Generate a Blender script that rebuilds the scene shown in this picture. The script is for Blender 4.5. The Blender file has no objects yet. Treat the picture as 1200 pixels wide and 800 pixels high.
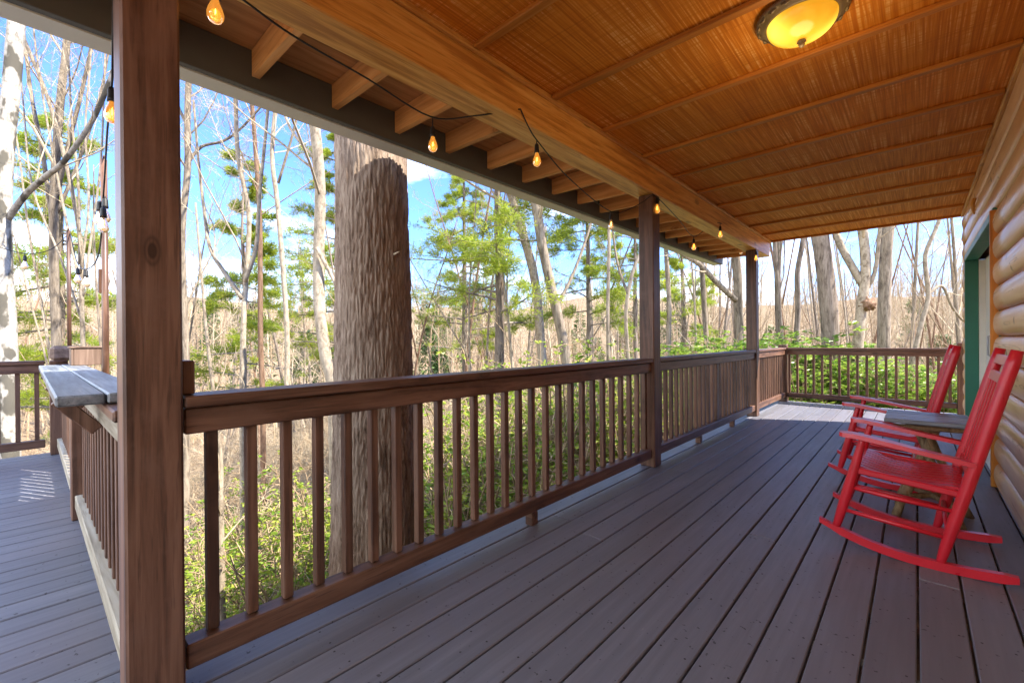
import bpy, math, random
import numpy as np
from mathutils import Vector, Matrix, noise

random.seed(7)
SC = bpy.context.scene
COL = SC.collection
PI = math.pi
rad = math.radians

# ------------------------------------------------------------------ camera
F0, CAMH = 519.0, 1.15
YAW, PIT, ROL = rad(42.42), rad(-.1786), rad(-.4419)
Fv = Vector((-math.sin(YAW)*math.cos(PIT), math.cos(YAW)*math.cos(PIT), math.sin(PIT)))
R0 = Vector((math.cos(YAW), math.sin(YAW), 0)); U0 = R0.cross(Fv)
Rv = R0*math.cos(ROL)+U0*math.sin(ROL); Uv = U0*math.cos(ROL)-R0*math.sin(ROL)
EYE = Vector((0, 0, CAMH))
def at(u, v, D):
    return EYE + (Fv + Rv*((u-600)/F0) + Uv*((400-v)/F0))*D
def uv_of(p):
    q = Vector(p)-EYE; d = q.dot(Fv)
    return (600+F0*q.dot(Rv)/d, 400-F0*q.dot(Uv)/d, d)
cd = bpy.data.cameras.new('camera'); cam = bpy.data.objects.new('camera', cd); COL.objects.link(cam)
m = Matrix.Identity(4)
for i in range(3):
    m[i][0] = Rv[i]; m[i][1] = Uv[i]; m[i][2] = -Fv[i]; m[i][3] = EYE[i]
cam.matrix_world = m
cd.sensor_width = 36; cd.sensor_fit = 'HORIZONTAL'; cd.lens = F0/1200*36
cd.clip_start = .02; cd.clip_end = 2000
SC.camera = cam

# ------------------------------------------------------------------ light
SUN_EL, SUN_H = rad(48), Vector((.89, .45))
SUN_H.normalize()
to_sun = Vector((SUN_H.x*math.cos(SUN_EL), SUN_H.y*math.cos(SUN_EL), math.sin(SUN_EL)))
sl = bpy.data.lights.new('sun', 'SUN'); sl.energy = 2.05; sl.angle = rad(.53); sl.color = (1, .93, .82)
so = bpy.data.objects.new('sun', sl); COL.objects.link(so)
so.rotation_euler = to_sun.to_track_quat('Z', 'Y').to_euler()
W = bpy.data.worlds.new('World'); SC.world = W; W.use_nodes = True
nt = W.node_tree; N = nt.nodes; LK = nt.links
N.clear()
wo = N.new('ShaderNodeOutputWorld'); bg = N.new('ShaderNodeBackground'); LK.new(bg.outputs[0], wo.inputs[0])
sky = N.new('ShaderNodeTexSky'); sky.sky_type = 'NISHITA'; sky.sun_disc = False
sky.sun_elevation = SUN_EL; sky.sun_rotation = math.atan2(SUN_H.x, SUN_H.y)
sky.air_density = 1.0; sky.dust_density = .2; sky.ozone_density = 4.5
tc = N.new('ShaderNodeTexCoord')
mp = N.new('ShaderNodeMapping'); mp.inputs['Scale'].default_value = (1.6, 1.6, 4.5)
LK.new(tc.outputs['Generated'], mp.inputs[0])
nz = N.new('ShaderNodeTexNoise'); nz.inputs['Scale'].default_value = 1.7; nz.inputs['Detail'].default_value = 7
nz.inputs['Roughness'].default_value = .58
LK.new(mp.outputs[0], nz.inputs['Vector'])
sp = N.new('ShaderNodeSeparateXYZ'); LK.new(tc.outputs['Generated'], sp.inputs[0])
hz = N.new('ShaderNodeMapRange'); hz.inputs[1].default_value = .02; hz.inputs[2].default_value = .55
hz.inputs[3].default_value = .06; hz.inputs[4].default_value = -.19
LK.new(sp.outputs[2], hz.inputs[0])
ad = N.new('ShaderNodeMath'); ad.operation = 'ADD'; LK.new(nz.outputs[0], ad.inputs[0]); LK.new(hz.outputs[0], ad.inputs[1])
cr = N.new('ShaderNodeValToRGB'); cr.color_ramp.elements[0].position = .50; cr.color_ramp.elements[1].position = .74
sb = N.new('ShaderNodeMapRange'); sb.inputs[1].default_value = .05; sb.inputs[2].default_value = -.75; sb.inputs[3].default_value = 0; sb.inputs[4].default_value = .42  # added cloud cover behind the camera, out of view, to brighten the porch
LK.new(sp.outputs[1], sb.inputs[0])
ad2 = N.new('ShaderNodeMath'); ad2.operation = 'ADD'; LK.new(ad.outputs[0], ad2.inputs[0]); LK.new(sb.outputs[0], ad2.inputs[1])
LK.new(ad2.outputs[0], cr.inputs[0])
tn = N.new('ShaderNodeMix'); tn.data_type = 'RGBA'; tn.blend_type = 'MULTIPLY'; tn.inputs[0].default_value = 1
LK.new(sky.outputs[0], tn.inputs[6]); tn.inputs[7].default_value = (.50, .63, .93, 1)
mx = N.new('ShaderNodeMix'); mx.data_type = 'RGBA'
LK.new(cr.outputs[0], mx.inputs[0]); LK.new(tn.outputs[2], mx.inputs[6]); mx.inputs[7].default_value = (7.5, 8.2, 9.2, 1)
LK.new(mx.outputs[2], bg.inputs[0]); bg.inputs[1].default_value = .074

SC.view_settings.view_transform = 'Standard'; SC.view_settings.look = 'None'
SC.view_settings.exposure = 3.0; SC.view_settings.gamma = 1; SC.view_settings.use_curve_mapping = False
cy = SC.cycles
cy.max_bounces = 7; cy.diffuse_bounces = 5; cy.glossy_bounces = 3; cy.transmission_bounces = 4; cy.transparent_max_bounces = 8
cy.caustics_reflective = False; cy.caustics_refractive = False
cy.use_denoising = True
cy.sample_clamp_indirect = 6
try: cy.denoiser = 'OPENIMAGEDENOISE'
except Exception: pass

# ------------------------------------------------------------------ materials
class NT:
    def __init__(s, name):
        s.m = bpy.data.materials.new(name); s.m.use_nodes = True
        s.t = s.m.node_tree; s.n = s.t.nodes; s.b = s.n['Principled BSDF']
    def node(s, typ, **kw):
        x = s.n.new(typ)
        for k, v in kw.items(): setattr(x, k, v)
        return x
    def link(s, a, b): s.t.links.new(a, b)
    def coords(s, scale=(1, 1, 1), rnd=True, obj_rnd=True, kind='Object'):
        c = s.node('ShaderNodeTexCoord'); mp = s.node('ShaderNodeMapping')
        mp.inputs['Scale'].default_value = scale
        s.link(c.outputs[kind], mp.inputs[0])
        if rnd:
            a = s.node('ShaderNodeAttribute', attribute_name='rnd')
            v = s.node('ShaderNodeVectorMath', operation='SCALE'); v.inputs[3].default_value = 1
            mul = s.node('ShaderNodeMath', operation='MULTIPLY'); mul.inputs[1].default_value = 37
            s.link(a.outputs['Fac'], mul.inputs[0])
            cb = s.node('ShaderNodeCombineXYZ')
            for i in range(3): s.link(mul.outputs[0], cb.inputs[i])
            add = s.node('ShaderNodeVectorMath', operation='ADD')
            s.link(mp.outputs[0], add.inputs[0]); s.link(cb.outputs[0], add.inputs[1])
            out = add.outputs[0]
        else: out = mp.outputs[0]
        if obj_rnd:
            oi = s.node('ShaderNodeObjectInfo')
            m2 = s.node('ShaderNodeMath', operation='MULTIPLY'); m2.inputs[1].default_value = 51
            s.link(oi.outputs['Random'], m2.inputs[0])
            cb2 = s.node('ShaderNodeCombineXYZ')
            for i in range(3): s.link(m2.outputs[0], cb2.inputs[i])
            ad2 = s.node('ShaderNodeVectorMath', operation='ADD')
            s.link(out, ad2.inputs[0]); s.link(cb2.outputs[0], ad2.inputs[1]); out = ad2.outputs[0]
        return out
    def noise(s, vec, scale=5, detail=4, rough=.55, dist=0):
        x = s.node('ShaderNodeTexNoise'); x.inputs['Scale'].default_value = scale
        x.inputs['Detail'].default_value = detail; x.inputs['Roughness'].default_value = rough
        x.inputs['Distortion'].default_value = dist
        if vec is not None: s.link(vec, x.inputs['Vector'])
        return x.outputs[0]
    def ramp(s, fac, stops):
        r = s.node('ShaderNodeValToRGB'); e = r.color_ramp.elements
        while len(e) < len(stops): e.new(.5)
        for el, (p, c) in zip(e, stops):
            el.position = p; el.color = (c[0], c[1], c[2], 1) if len(c) == 3 else c
        s.link(fac, r.inputs[0]); return r.outputs[0]
    def mix(s, fac, a, b, blend='MIX'):
        x = s.node('ShaderNodeMix'); x.data_type = 'RGBA'; x.blend_type = blend
        for i, v in ((0, fac), (6, a), (7, b)):
            if isinstance(v, (int, float)): x.inputs[i].default_value = v
            elif isinstance(v, tuple): x.inputs[i].default_value = (*v, 1)
            else: s.link(v, x.inputs[i])
        return x.outputs[2]
    def attr_tint(s, col, amt):
        a = s.node('ShaderNodeAttribute', attribute_name='rnd')
        mr = s.node('ShaderNodeMapRange'); mr.inputs[3].default_value = 1-amt; mr.inputs[4].default_value = 1+amt
        s.link(a.outputs['Fac'], mr.inputs[0])
        return s.mix(1.0, col, mr.outputs[0], 'MULTIPLY')
    def bump(s, fac, strength=.3, dist=.01):
        b = s.node('ShaderNodeBump'); b.inputs['Strength'].default_value = strength; b.inputs['Distance'].default_value = dist
        s.link(fac, b.inputs['Height']); s.link(b.outputs[0], s.b.inputs['Normal'])
    def fin(s, col=None, rough=.5, spec=.5, metal=0, coat=0):
        if col is not None:
            if isinstance(col, tuple): s.b.inputs['Base Color'].default_value = (*col, 1)
            else: s.link(col, s.b.inputs['Base Color'])
        if isinstance(rough, (int, float)): s.b.inputs['Roughness'].default_value = rough
        else: s.link(rough, s.b.inputs['Roughness'])
        s.b.inputs['Specular IOR Level'].default_value = spec; s.b.inputs['Metallic'].default_value = metal
        s.b.inputs['Coat Weight'].default_value = coat
        return s.m
def lerp(a, b, t): return tuple(x+(y-x)*t for x, y in zip(a, b))

def wood(name, dark, mid, light, axis, rough=.5, spec=.4, knots=.0, tint=.15, grain=26, bump=.25, fade=None):
    """plain sawn wood; grain stretched along the given axis"""
    t = NT(name)
    sc = [1, 1, 1]; sc['XYZ'.index(axis)] = .055
    v = t.coords(tuple(sc))
    g = t.noise(v, grain, 5, .6, .35)
    c = t.ramp(g, [(.28, dark), (.5, mid), (.72, light)])
    sc2 = [1, 1, 1]; sc2['XYZ'.index(axis)] = .3
    v2 = t.coords(tuple(sc2))
    big = t.noise(v2, 5, 3, .5)
    c = t.mix(t.ramp(big, [(.35, (0, 0, 0)), (.7, (1, 1, 1))]), c, t.mix(1, c, lerp(mid, light, .7), 'MULTIPLY') if False else lerp(mid, light, .55))
    c = t.mix(.62, c, t.ramp(g, [(.36, dark), (.5, mid), (.64, light)]))
    fine = t.noise(v, grain*3.2, 3, .6)
    c = t.mix(t.ramp(fine, [(.58, (0, 0, 0)), (.68, (.55, .55, .55))]), c, dark)
    if fade:
        f = t.noise(t.coords((2, 2, 2)), 3.5, 5, .65)
        c = t.mix(t.ramp(f, [(.5, (0, 0, 0)), (.75, (.7, .7, .7))]), c, fade)
    if knots:
        vo = t.node('ShaderNodeTexVoronoi'); vo.inputs['Scale'].default_value = knots
        sk = [1, 1, 1]; sk['XYZ'.index(axis)] = .45
        t.link(t.coords(tuple(sk)), vo.inputs['Vector'])
        k = t.ramp(vo.outputs['Distance'], [(.0, (.9, .9, .9)), (.055, (1, 1, 1)), (.075, (.35, .35, .35)), (.10, (.75, .75, .75)), (.125, (.2, .2, .2)), (.19, (0, 0, 0))])
        c = t.mix(k, c, lerp(dark, (0.02, .008, .003), .35))
    c = t.attr_tint(c, tint)
    t.bump(g, bump, .004)
    return t.fin(c, rough, spec)

M = {}
ST_D, ST_M, ST_L = (.042, .018, .010), (.120, .056, .031), (.215, .112, .068)
for ax in 'XYZ':
    M['stain'+ax] = wood('stained_brown_wood_'+ax, ST_D, ST_M, ST_L, ax, .45, .5, knots=5.2, tint=.18, bump=.45, fade=(.165, .09, .06))
    M['beam'+ax] = wood('honey_pine_'+ax, (.40, .145, .02), (.70, .345, .07), (.84, .52, .16), ax, .42, .45, knots=4.2, tint=.1)
    M['batten'+ax] = wood('stained_batten_'+ax, (.38, .125, .014), (.54, .20, .026), (.64, .27, .05), ax, .5, .3)
    M['boxw'+ax] = wood('faded_brown_wood_'+ax, (.10, .062, .042), (.17, .11, .08), (.24, .165, .12), ax, .6, .3)
    M['raft'+ax] = wood('rafter_pine_'+ax, (.54, .225, .055), (.73, .345, .10), (.82, .46, .17), ax, .6, .3, knots=3.5, tint=.12)
    M['grey'+ax] = wood('weathered_grey_wood_'+ax, (.07, .08, .09), (.16, .18, .195), (.28, .30, .315), ax, .4, .5, tint=.15, bump=.5)
    M['pale'+ax] = wood('pale_weathered_wood_'+ax, (.2, .16, .11), (.36, .31, .23), (.5, .46, .37), ax, .7, .3, tint=.15, bump=.5)

def deck_mat():
    t = NT('painted_deck_boards')
    v = t.coords((1, .05, 1))
    g = t.noise(v, 38, 5, .6, .2)
    c = t.ramp(g, [(.3, (.124, .123, .142)), (.6, (.167, .165, .188)), (.8, (.21, .206, .228))])
    big = t.noise(t.coords((1, .6, 1), rnd=False), 1.1, 3, .5)
    c = t.mix(t.ramp(big, [(.42, (0, 0, 0)), (.62, (1, 1, 1))]), c, t.mix(.55, c, (.16, .140, .152)))
    sp_ = t.noise(t.coords((1, 1, 1)), 46, 2, .5)
    c = t.mix(t.ramp(sp_, [(.70, (0, 0, 0)), (.735, (.85, .85, .85))]), c, (.03, .024, .024))
    sc_ = t.noise(t.coords((1.4, .5, 1)), 21, 3, .6)
    c = t.mix(t.ramp(sc_, [(.73, (0, 0, 0)), (.78, (.5, .5, .5))]), c, (.28, .25, .24))
    c = t.attr_tint(c, .09)
    r = t.node('ShaderNodeMapRange'); r.inputs[3].default_value = .34; r.inputs[4].default_value = .58
    t.link(t.noise(t.coords((1, .25, 1)), 9, 4, .6), r.inputs[0])
    t.bump(g, .22, .004)
    return t.fin(c, r.outputs[0], .5)
M['deck'] = deck_mat()

def bamboo_mat():
    t = NT('woven_bamboo_panel')
    a = t.noise(t.coords((1, .018, 1), rnd=False), 88, 3, .6)      # fine reeds running along the porch
    b = t.noise(t.coords((.02, 1, 1), rnd=False), 70, 2, .6)       # cross weave
    c = t.ramp(a, [(.34, (.50, .145, .010)), (.52, (.66, .225, .018)), (.68, (.76, .31, .04))])
    pm = t.noise(t.coords((1.0, .7, 1), rnd=False), 2.1, 4, .6)
    pat = t.ramp(pm, [(.40, (0, 0, 0)), (.58, (1, 1, 1))])
    ml = t.node('ShaderNodeMath', operation='MULTIPLY')
    t.link(t.ramp(a, [(.52, (0, 0, 0)), (.66, (1, 1, 1))]), ml.inputs[0]); t.link(t.ramp(b, [(.42, (.1, .1, .1)), (.62, (1, 1, 1))]), ml.inputs[1])
    m2 = t.node('ShaderNodeMath', operation='MULTIPLY'); t.link(ml.outputs[0], m2.inputs[0]); t.link(pat, m2.inputs[1])
    c = t.mix(m2.outputs[0], c, (.88, .55, .22))
    c = t.mix(t.ramp(b, [(.3, (.3, .3, .3)), (.45, (0, 0, 0))]), c, (.34, .10, .01))
    c = t.attr_tint(c, .1)
    t.bump(a, .07, .004)
    return t.fin(c, .6, .2)
M['bamboo'] = bamboo_mat()

def log_mat():
    t = NT('varnished_log_siding')
    g = t.noise(t.coords((1, .05, 1)), 22, 5, .6, .3)
    c = t.ramp(g, [(.28, (.62, .375, .20)), (.52, (.77, .53, .33)), (.75, (.85, .66, .46))])
    big = t.noise(t.coords((1, .5, 1)), 2.2, 3, .5)
    c = t.mix(t.ramp(big, [(.4, (0, 0, 0)), (.7, (.6, .6, .6))]), c, (.66, .36, .14))
    vo = t.node('ShaderNodeTexVoronoi'); vo.inputs['Scale'].default_value = 4.6
    t.link(t.coords((1, .75, 1)), vo.inputs['Vector'])
    k = t.ramp(vo.outputs['Distance'], [(0, (1, 1, 1)), (.07, (.8, .8, .8)), (.13, (0, 0, 0))])
    c = t.mix(k, c, (.17, .055, .016))
    ck = t.noise(t.coords((1, .035, 1)), 13, 3, .55, .8)
    c = t.mix(t.ramp(ck, [(.655, (0, 0, 0)), (.67, (.8, .8, .8)), (.69, (0, 0, 0))]), c, (.30, .13, .04))
    # darker orange towards the lower and upper lips of every log (attribute 'seam')
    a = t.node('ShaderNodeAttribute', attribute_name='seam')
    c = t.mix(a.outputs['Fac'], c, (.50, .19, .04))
    c = t.attr_tint(c, .12)
    t.bump(g, .15, .004)
    return t.fin(c, .34, .45, 0, .1)
M['log'] = log_mat()

def paint(name, col, rough=.35, var=.2, coat=0, wear=None):
    t = NT(name)
    n = t.noise(t.coords((1, 1, 1)), 9, 4, .6)
    c = t.mix(n, tuple(x*(1-var) for x in col), tuple(min(1, x*(1+var)) for x in col))
    if wear:
        w = t.noise(t.coords((1, 1, 1)), 24, 6, .7)
        c = t.mix(t.ramp(w, [(.66, (0, 0, 0)), (.72, (.8, .8, .8))]), c, wear)
    r = t.node('ShaderNodeMapRange'); r.inputs[3].default_value = max(.05, rough-.1); r.inputs[4].default_value = rough+.15
    t.link(n, r.inputs[0]); t.bump(n, .08, .004)
    return t.fin(c, r.outputs[0], .5, 0, coat)
M['red'] = paint('glossy_red_paint', (.56, .014, .026), .30, .22, wear=(.44, .07, .065))
M['wornsheenred'] = paint('worn_red_sky_sheen', (.62, .20, .20), .3, .2, wear=(.72, .45, .42))  # pale pink: wear plus the sky's reflection put into the base colour
M['green'] = paint('green_trim_paint', (.03, .19, .115), .4, .15)
M['cream'] = paint('cream_door_paint', (.82, .80, .70), .4, .08)
M['gutter'] = paint('grey_green_metal', (.76, .78, .66), .45, .08)
M['fascia'] = paint('dark_fascia_paint', (.11, .115, .095), .55, .15)
M['black'] = paint('black_rubber', (.014, .013, .013), .5, .2)
M['soffit'] = wood('plywood_sheathing', (.46, .19, .055), (.62, .29, .09), (.72, .38, .14), 'Y', .65, .3, knots=1.3, tint=.12)
M['roof'] = paint('roof_shingles', (.07, .065, .06), .85, .3)
M['interior'] = paint('dark_interior', (.05, .04, .03), .8, .2)
M['bronze'] = paint('antique_bronze', (.16, .115, .06), .38, .6, wear=(.45, .38, .26))
M['screw'] = paint('rusty_screw', (.03, .022, .02), .6, .3)
M['steel'] = paint('brushed_steel', (.5, .5, .5), .3, .1)
M['wirepale'] = paint('pale_wire', (.5, .42, .32), .5, .1)

def glass():
    t = NT('door_glass')
    return t.fin((.02, .025, .03), .04, .6)
M['glass'] = glass()

def emit(name, col, strength, base):
    t = NT(name); t.b.inputs['Emission Color'].default_value = (*col, 1); t.b.inputs['Emission Strength'].default_value = strength
    return t.fin(base, .2, .5)
def lamp_glass():
    t = NT('amber_glass_bowl')
    n = t.noise(t.coords((1, 1, 1), rnd=False, obj_rnd=False), 5, 4, .6, .6)
    c = t.ramp(n, [(.35, (1.0, .36, .008)), (.65, (1.0, .52, .03))])
    # two bulbs glow through the glass
    cc = t.node('ShaderNodeTexCoord'); tot = None
    for p in ((-.075, -.055, -.06), (.075, .055, -.06)):
        dv = t.node('ShaderNodeVectorMath', operation='DISTANCE'); t.link(cc.outputs['Object'], dv.inputs[0]); dv.inputs[1].default_value = p
        mr = t.node('ShaderNodeMapRange'); mr.interpolation_type = 'SMOOTHSTEP'
        mr.inputs[1].default_value = .11; mr.inputs[2].default_value = .015; mr.inputs[3].default_value = 0; mr.inputs[4].default_value = 1
        t.link(dv.outputs['Value'], mr.inputs[0])
        if tot is None: tot = mr.outputs[0]
        else:
            a = t.node('ShaderNodeMath', operation='ADD'); t.link(tot, a.inputs[0]); t.link(mr.outputs[0], a.inputs[1]); tot = a.outputs[0]
    c = t.mix(tot, c, (1.0, .80, .10))
    st = t.node('ShaderNodeMath', operation='MULTIPLY_ADD'); t.link(tot, st.inputs[0]); st.inputs[1].default_value = .14; st.inputs[2].default_value = .095
    t.link(c, t.b.inputs['Emission Color']); t.link(st.outputs[0], t.b.inputs['Emission Strength'])
    return t.fin((.5, .25, .03), .2, .5)
M['amber'] = lamp_glass()
def amber_bulb():
    t = NT('lit_amber_bulb_glass'); t.b.inputs['Transmission Weight'].default_value = .8
    t.b.inputs['Emission Color'].default_value = (1, .36, .04, 1); t.b.inputs['Emission Strength'].default_value = .085
    return t.fin((.95, .55, .16), .08, .5)
M['bulb'] = amber_bulb()
def clear_bulb():
    t = NT('clear_bulb_glass'); t.b.inputs['Transmission Weight'].default_value = .85
    t.b.inputs['Emission Color'].default_value = (1, .45, .12, 1); t.b.inputs['Emission Strength'].default_value = .02
    return t.fin((.95, .9, .8), .05, .5)
M['clearbulb'] = clear_bulb()
M['filament'] = emit('glowing_filament', (1, .5, .12), 2.2, (.8, .4, .1))

def bark(name, dark, mid, light, kind='rough', scale=1.0, blotch=None):
    t = NT(name)
    v = t.coords((1, 1, .16) if kind == 'rough' else (1, 1, .6), rnd=False)
    n = t.noise(v, 13*scale, 7, .75, .6)
    c = t.ramp(n, [(.36, dark), (.47, mid), (.60, light)])
    n2 = t.noise(t.coords((1, 1, .5), rnd=False), 4.2, 6, .7)
    c = t.mix(t.ramp(n2, [(.45, (0, 0, 0)), (.68, (.65, .65, .65))]), c, light)
    if blotch:
        n3 = t.noise(t.coords((1, 1, .55), rnd=False), 4.0, 3, .5)
        c = t.mix(t.ramp(n3, [(.44, (1, 1, 1)), (.5, (0, 0, 0))]), c, blotch)
    c = t.attr_tint(c, .22)
    t.bump(n, .7 if kind == 'rough' else .3, .02)
    return t.fin(c, .85, .2)
M['bark_big'] = bark('furrowed_brown_bark', (.085, .055, .038), (.235, .165, .118), (.38, .295, .225), 'rough', 2.2)
M['bark_grey'] = bark('grey_bark', (.06, .046, .034), (.175, .138, .10), (.31, .255, .19))
M['bark_pale'] = bark('pale_grey_bark', (.12, .092, .064), (.27, .215, .15), (.40, .335, .25), 'smooth')
M['bark_dark'] = bark('dark_bark', (.04, .03, .022), (.135, .105, .08), (.24, .195, .155))
M['bark_red'] = bark('reddish_bark', (.08, .045, .028), (.20, .115, .07), (.30, .19, .12))
M['bark_white'] = bark('mottled_white_bark', (.15, .13, .10), (.32, .29, .24), (.44, .41, .355), 'smooth', 1, blotch=(.10, .09, .07))
M['twig'] = bark('tan_twigs', (.13, .082, .044), (.28, .195, .115), (.43, .325, .205), 'smooth')
M['twig_pale'] = bark('pale_twigs', (.20, .145, .085), (.38, .30, .195), (.52, .43, .305), 'smooth')
M['twig_grey'] = bark('grey_twigs', (.08, .065, .05), (.19, .16, .125), (.30, .255, .205), 'smooth')
M['log_branch'] = bark('peeled_branch_wood', (.11, .065, .03), (.23, .145, .07), (.34, .23, .12), 'rough')

def leaf(name, cols, rough=.45, trans=.25, spec=.4):
    t = NT(name)
    a = t.node('ShaderNodeAttribute', attribute_name='rnd')
    c = t.ramp(a.outputs['Fac'], [(i/(len(cols)-1), x) for i, x in enumerate(cols)])
    b2 = t.node('ShaderNodeBsdfTranslucent'); t.link(c, b2.inputs[0])
    ms = t.node('ShaderNodeMixShader'); ms.inputs[0].default_value = trans
    t.fin(c, rough, spec)
    t.link(t.b.outputs[0], ms.inputs[1]); t.link(b2.outputs[0], ms.inputs[2])
    t.link(ms.outputs[0], t.n['Material Output'].inputs[0])
    return t.m
M['needle'] = leaf('pine_needles', [(.13, .21, .022), (.27, .36, .035), (.42, .47, .05), (.54, .55, .08)], .5, .6)
M['needle_far'] = leaf('far_pine_needles', [(.03, .07, .02), (.07, .13, .03), (.13, .19, .04)], .6, .3)
M['rhodo'] = leaf('rhododendron_leaves', [(.08, .17, .02), (.17, .29, .035), (.30, .42, .055), (.44, .52, .11)], .32, .5)
M['shrubleaf'] = leaf('yellow_green_leaves', [(.09, .18, .016), (.20, .30, .03), (.33, .39, .04), (.42, .44, .08)], .45, .4)
M['litterleaf'] = leaf('fallen_leaves', [(.12, .065, .03), (.26, .16, .085), (.38, .27, .16), (.46, .36, .24)], .8, .2)
def ground_mat():
    t = NT('leaf_litter_ground')
    n = t.noise(t.coords((1, 1, 1), rnd=False, obj_rnd=False), 9, 7, .7, .5)
    c = t.ramp(n, [(.3, (.11, .07, .042)), (.5, (.27, .19, .12)), (.68, (.42, .32, .215))])
    b = t.noise(t.coords((1, 1, 1), rnd=False, obj_rnd=False), .22, 5, .6)
    c = t.mix(t.ramp(b, [(.55, (0, 0, 0)), (.72, (.55, .55, .55))]), c, (.16, .17, .06))
    t.bump(n, .8, .05)
    return t.fin(c, .95, .1)
M['ground'] = ground_mat()

# ------------------------------------------------------------------ mesh builder
class MB:
    def __init__(s): s.v = []; s.f = []; s.r = []; s.sm = []; s.seam = {}
    def add(s, vs, fs, smooth=False, rnd=None):
        o = len(s.v); s.v.extend(vs); r = random.random() if rnd is None else rnd
        for f in fs: s.f.append([i+o for i in f]); s.r.append(r); s.sm.append(smooth)
        return o
    def box(s, x0, x1, y0, y1, z0, z1, b=.004, rnd=None, mat=None):
        c = Vector(((x0+x1)/2, (y0+y1)/2, (z0+z1)/2)); h = (abs(x1-x0)/2, abs(y1-y0)/2, abs(z1-z0)/2)
        b = min(b, min(h)*.45)
        vs = []; idx = {}
        for ax in range(3):
            for sx in (-1, 1):
                for sy in (-1, 1):
                    for sz in (-1, 1):
                        sg = (sx, sy, sz)
                        p = [sg[i]*(h[i] if i == ax else h[i]-b) for i in range(3)]
                        idx[(ax, sg)] = len(vs); vs.append(Vector(p))
        fs = []
        def quad(ids):
            a = sum((vs[i] for i in ids), Vector())/len(ids)
            n = (vs[ids[1]]-vs[ids[0]]).cross(vs[ids[2]]-vs[ids[0]])
            fs.append(ids if n.dot(a) > 0 else ids[::-1])
        for ax in range(3):
            o1, o2 = [i for i in range(3) if i != ax]
            for sg in (-1, 1):
                ids = []
                for a, c2 in ((-1, -1), (1, -1), (1, 1), (-1, 1)):
                    t = [0, 0, 0]; t[ax] = sg; t[o1] = a; t[o2] = c2; ids.append(idx[(ax, tuple(t))])
                quad(ids)
            for a in (-1, 1):                                   # edges along ax
                for c2 in (-1, 1):
                    ids = []
                    for w, e in ((o1, -1), (o1, 1), (o2, 1), (o2, -1)):
                        t = [0, 0, 0]; t[ax] = e; t[o1] = a; t[o2] = c2; ids.append(idx[(w, tuple(t))])
                    quad(ids)
        for sx in (-1, 1):
            for sy in (-1, 1):
                for sz in (-1, 1): quad([idx[(a, (sx, sy, sz))] for a in range(3)])
        vs = [v+c for v in vs]
        if mat is not None: vs = [mat @ v for v in vs]
        s.add(vs, fs, False, rnd)
    def bar(s, p, q, w, h, b=.004, up=Vector((0, 0, 1)), rnd=None):
        """rectangular bar from p to q, w across, h along up"""
        p = Vector(p); q = Vector(q); d = q-p; L = d.length; d.normalize()
        x = d.cross(up).normalized(); z = x.cross(d)
        mt = Matrix((( x.x, d.x, z.x, p.x), (x.y, d.y, z.y, p.y), (x.z, d.z, z.z, p.z), (0, 0, 0, 1)))
        s.box(-w/2, w/2, 0, L, -h/2, h/2, b, rnd, mt)
    def tube(s, pts, rs, n=8, cap=True, rnd=None, smooth=True, ell=None):
        pts = [Vector(p) for p in pts]
        if isinstance(rs, (int, float)): rs = [rs]*len(pts)
        d = (pts[1]-pts[0]).normalized()
        a = Vector((0, 0, 1)) if abs(d.z) < .9 else Vector((1, 0, 0))
        x = d.cross(a).normalized()
        vs = []; fs = []
        for i, p in enumerate(pts):
            if i == 0: t = pts[1]-p
            elif i == len(pts)-1: t = p-pts[i-1]
            else: t = pts[i+1]-pts[i-1]
            t = t.normalized() if t.length > 1e-9 else d
            x = (x-t*x.dot(t)); x = x.normalized() if x.length > 1e-6 else t.orthogonal().normalized()
            y = t.cross(x)
            for k in range(n):
                an = 2*PI*k/n; vs.append(p+(x*math.cos(an)+y*math.sin(an))*rs[i])
        for i in range(len(pts)-1):
            for k in range(n):
                k2 = (k+1) % n; fs.append([i*n+k, i*n+k2, (i+1)*n+k2, (i+1)*n+k])
        if cap: fs.append(list(range(n))[::-1]); fs.append([(len(pts)-1)*n+k for k in range(n)])
        s.add(vs, fs, smooth, rnd)
    def lathe(s, prof, n=24, c=(0, 0, 0), rnd=None, smooth=True):
        c = Vector(c); vs = []; fs = []
        for r, z in prof:
            for k in range(n):
                an = 2*PI*k/n; vs.append(c+Vector((r*math.cos(an), r*math.sin(an), z)))
        for i in range(len(prof)-1):
            for k in range(n):
                k2 = (k+1) % n; fs.append([i*n+k, i*n+k2, (i+1)*n+k2, (i+1)*n+k])
        s.add(vs, fs, smooth, rnd)
    def build(s, name, mat, parent=None, loc=None):
        me = bpy.data.meshes.new(name)
        V = np.array([tuple(v) for v in s.v], dtype=np.float32)
        if loc is not None: V = V-np.array(tuple(loc), dtype=np.float32)
        return mesh_np(name, V, s.f, s.r, s.sm, mat, parent, loc)

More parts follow.
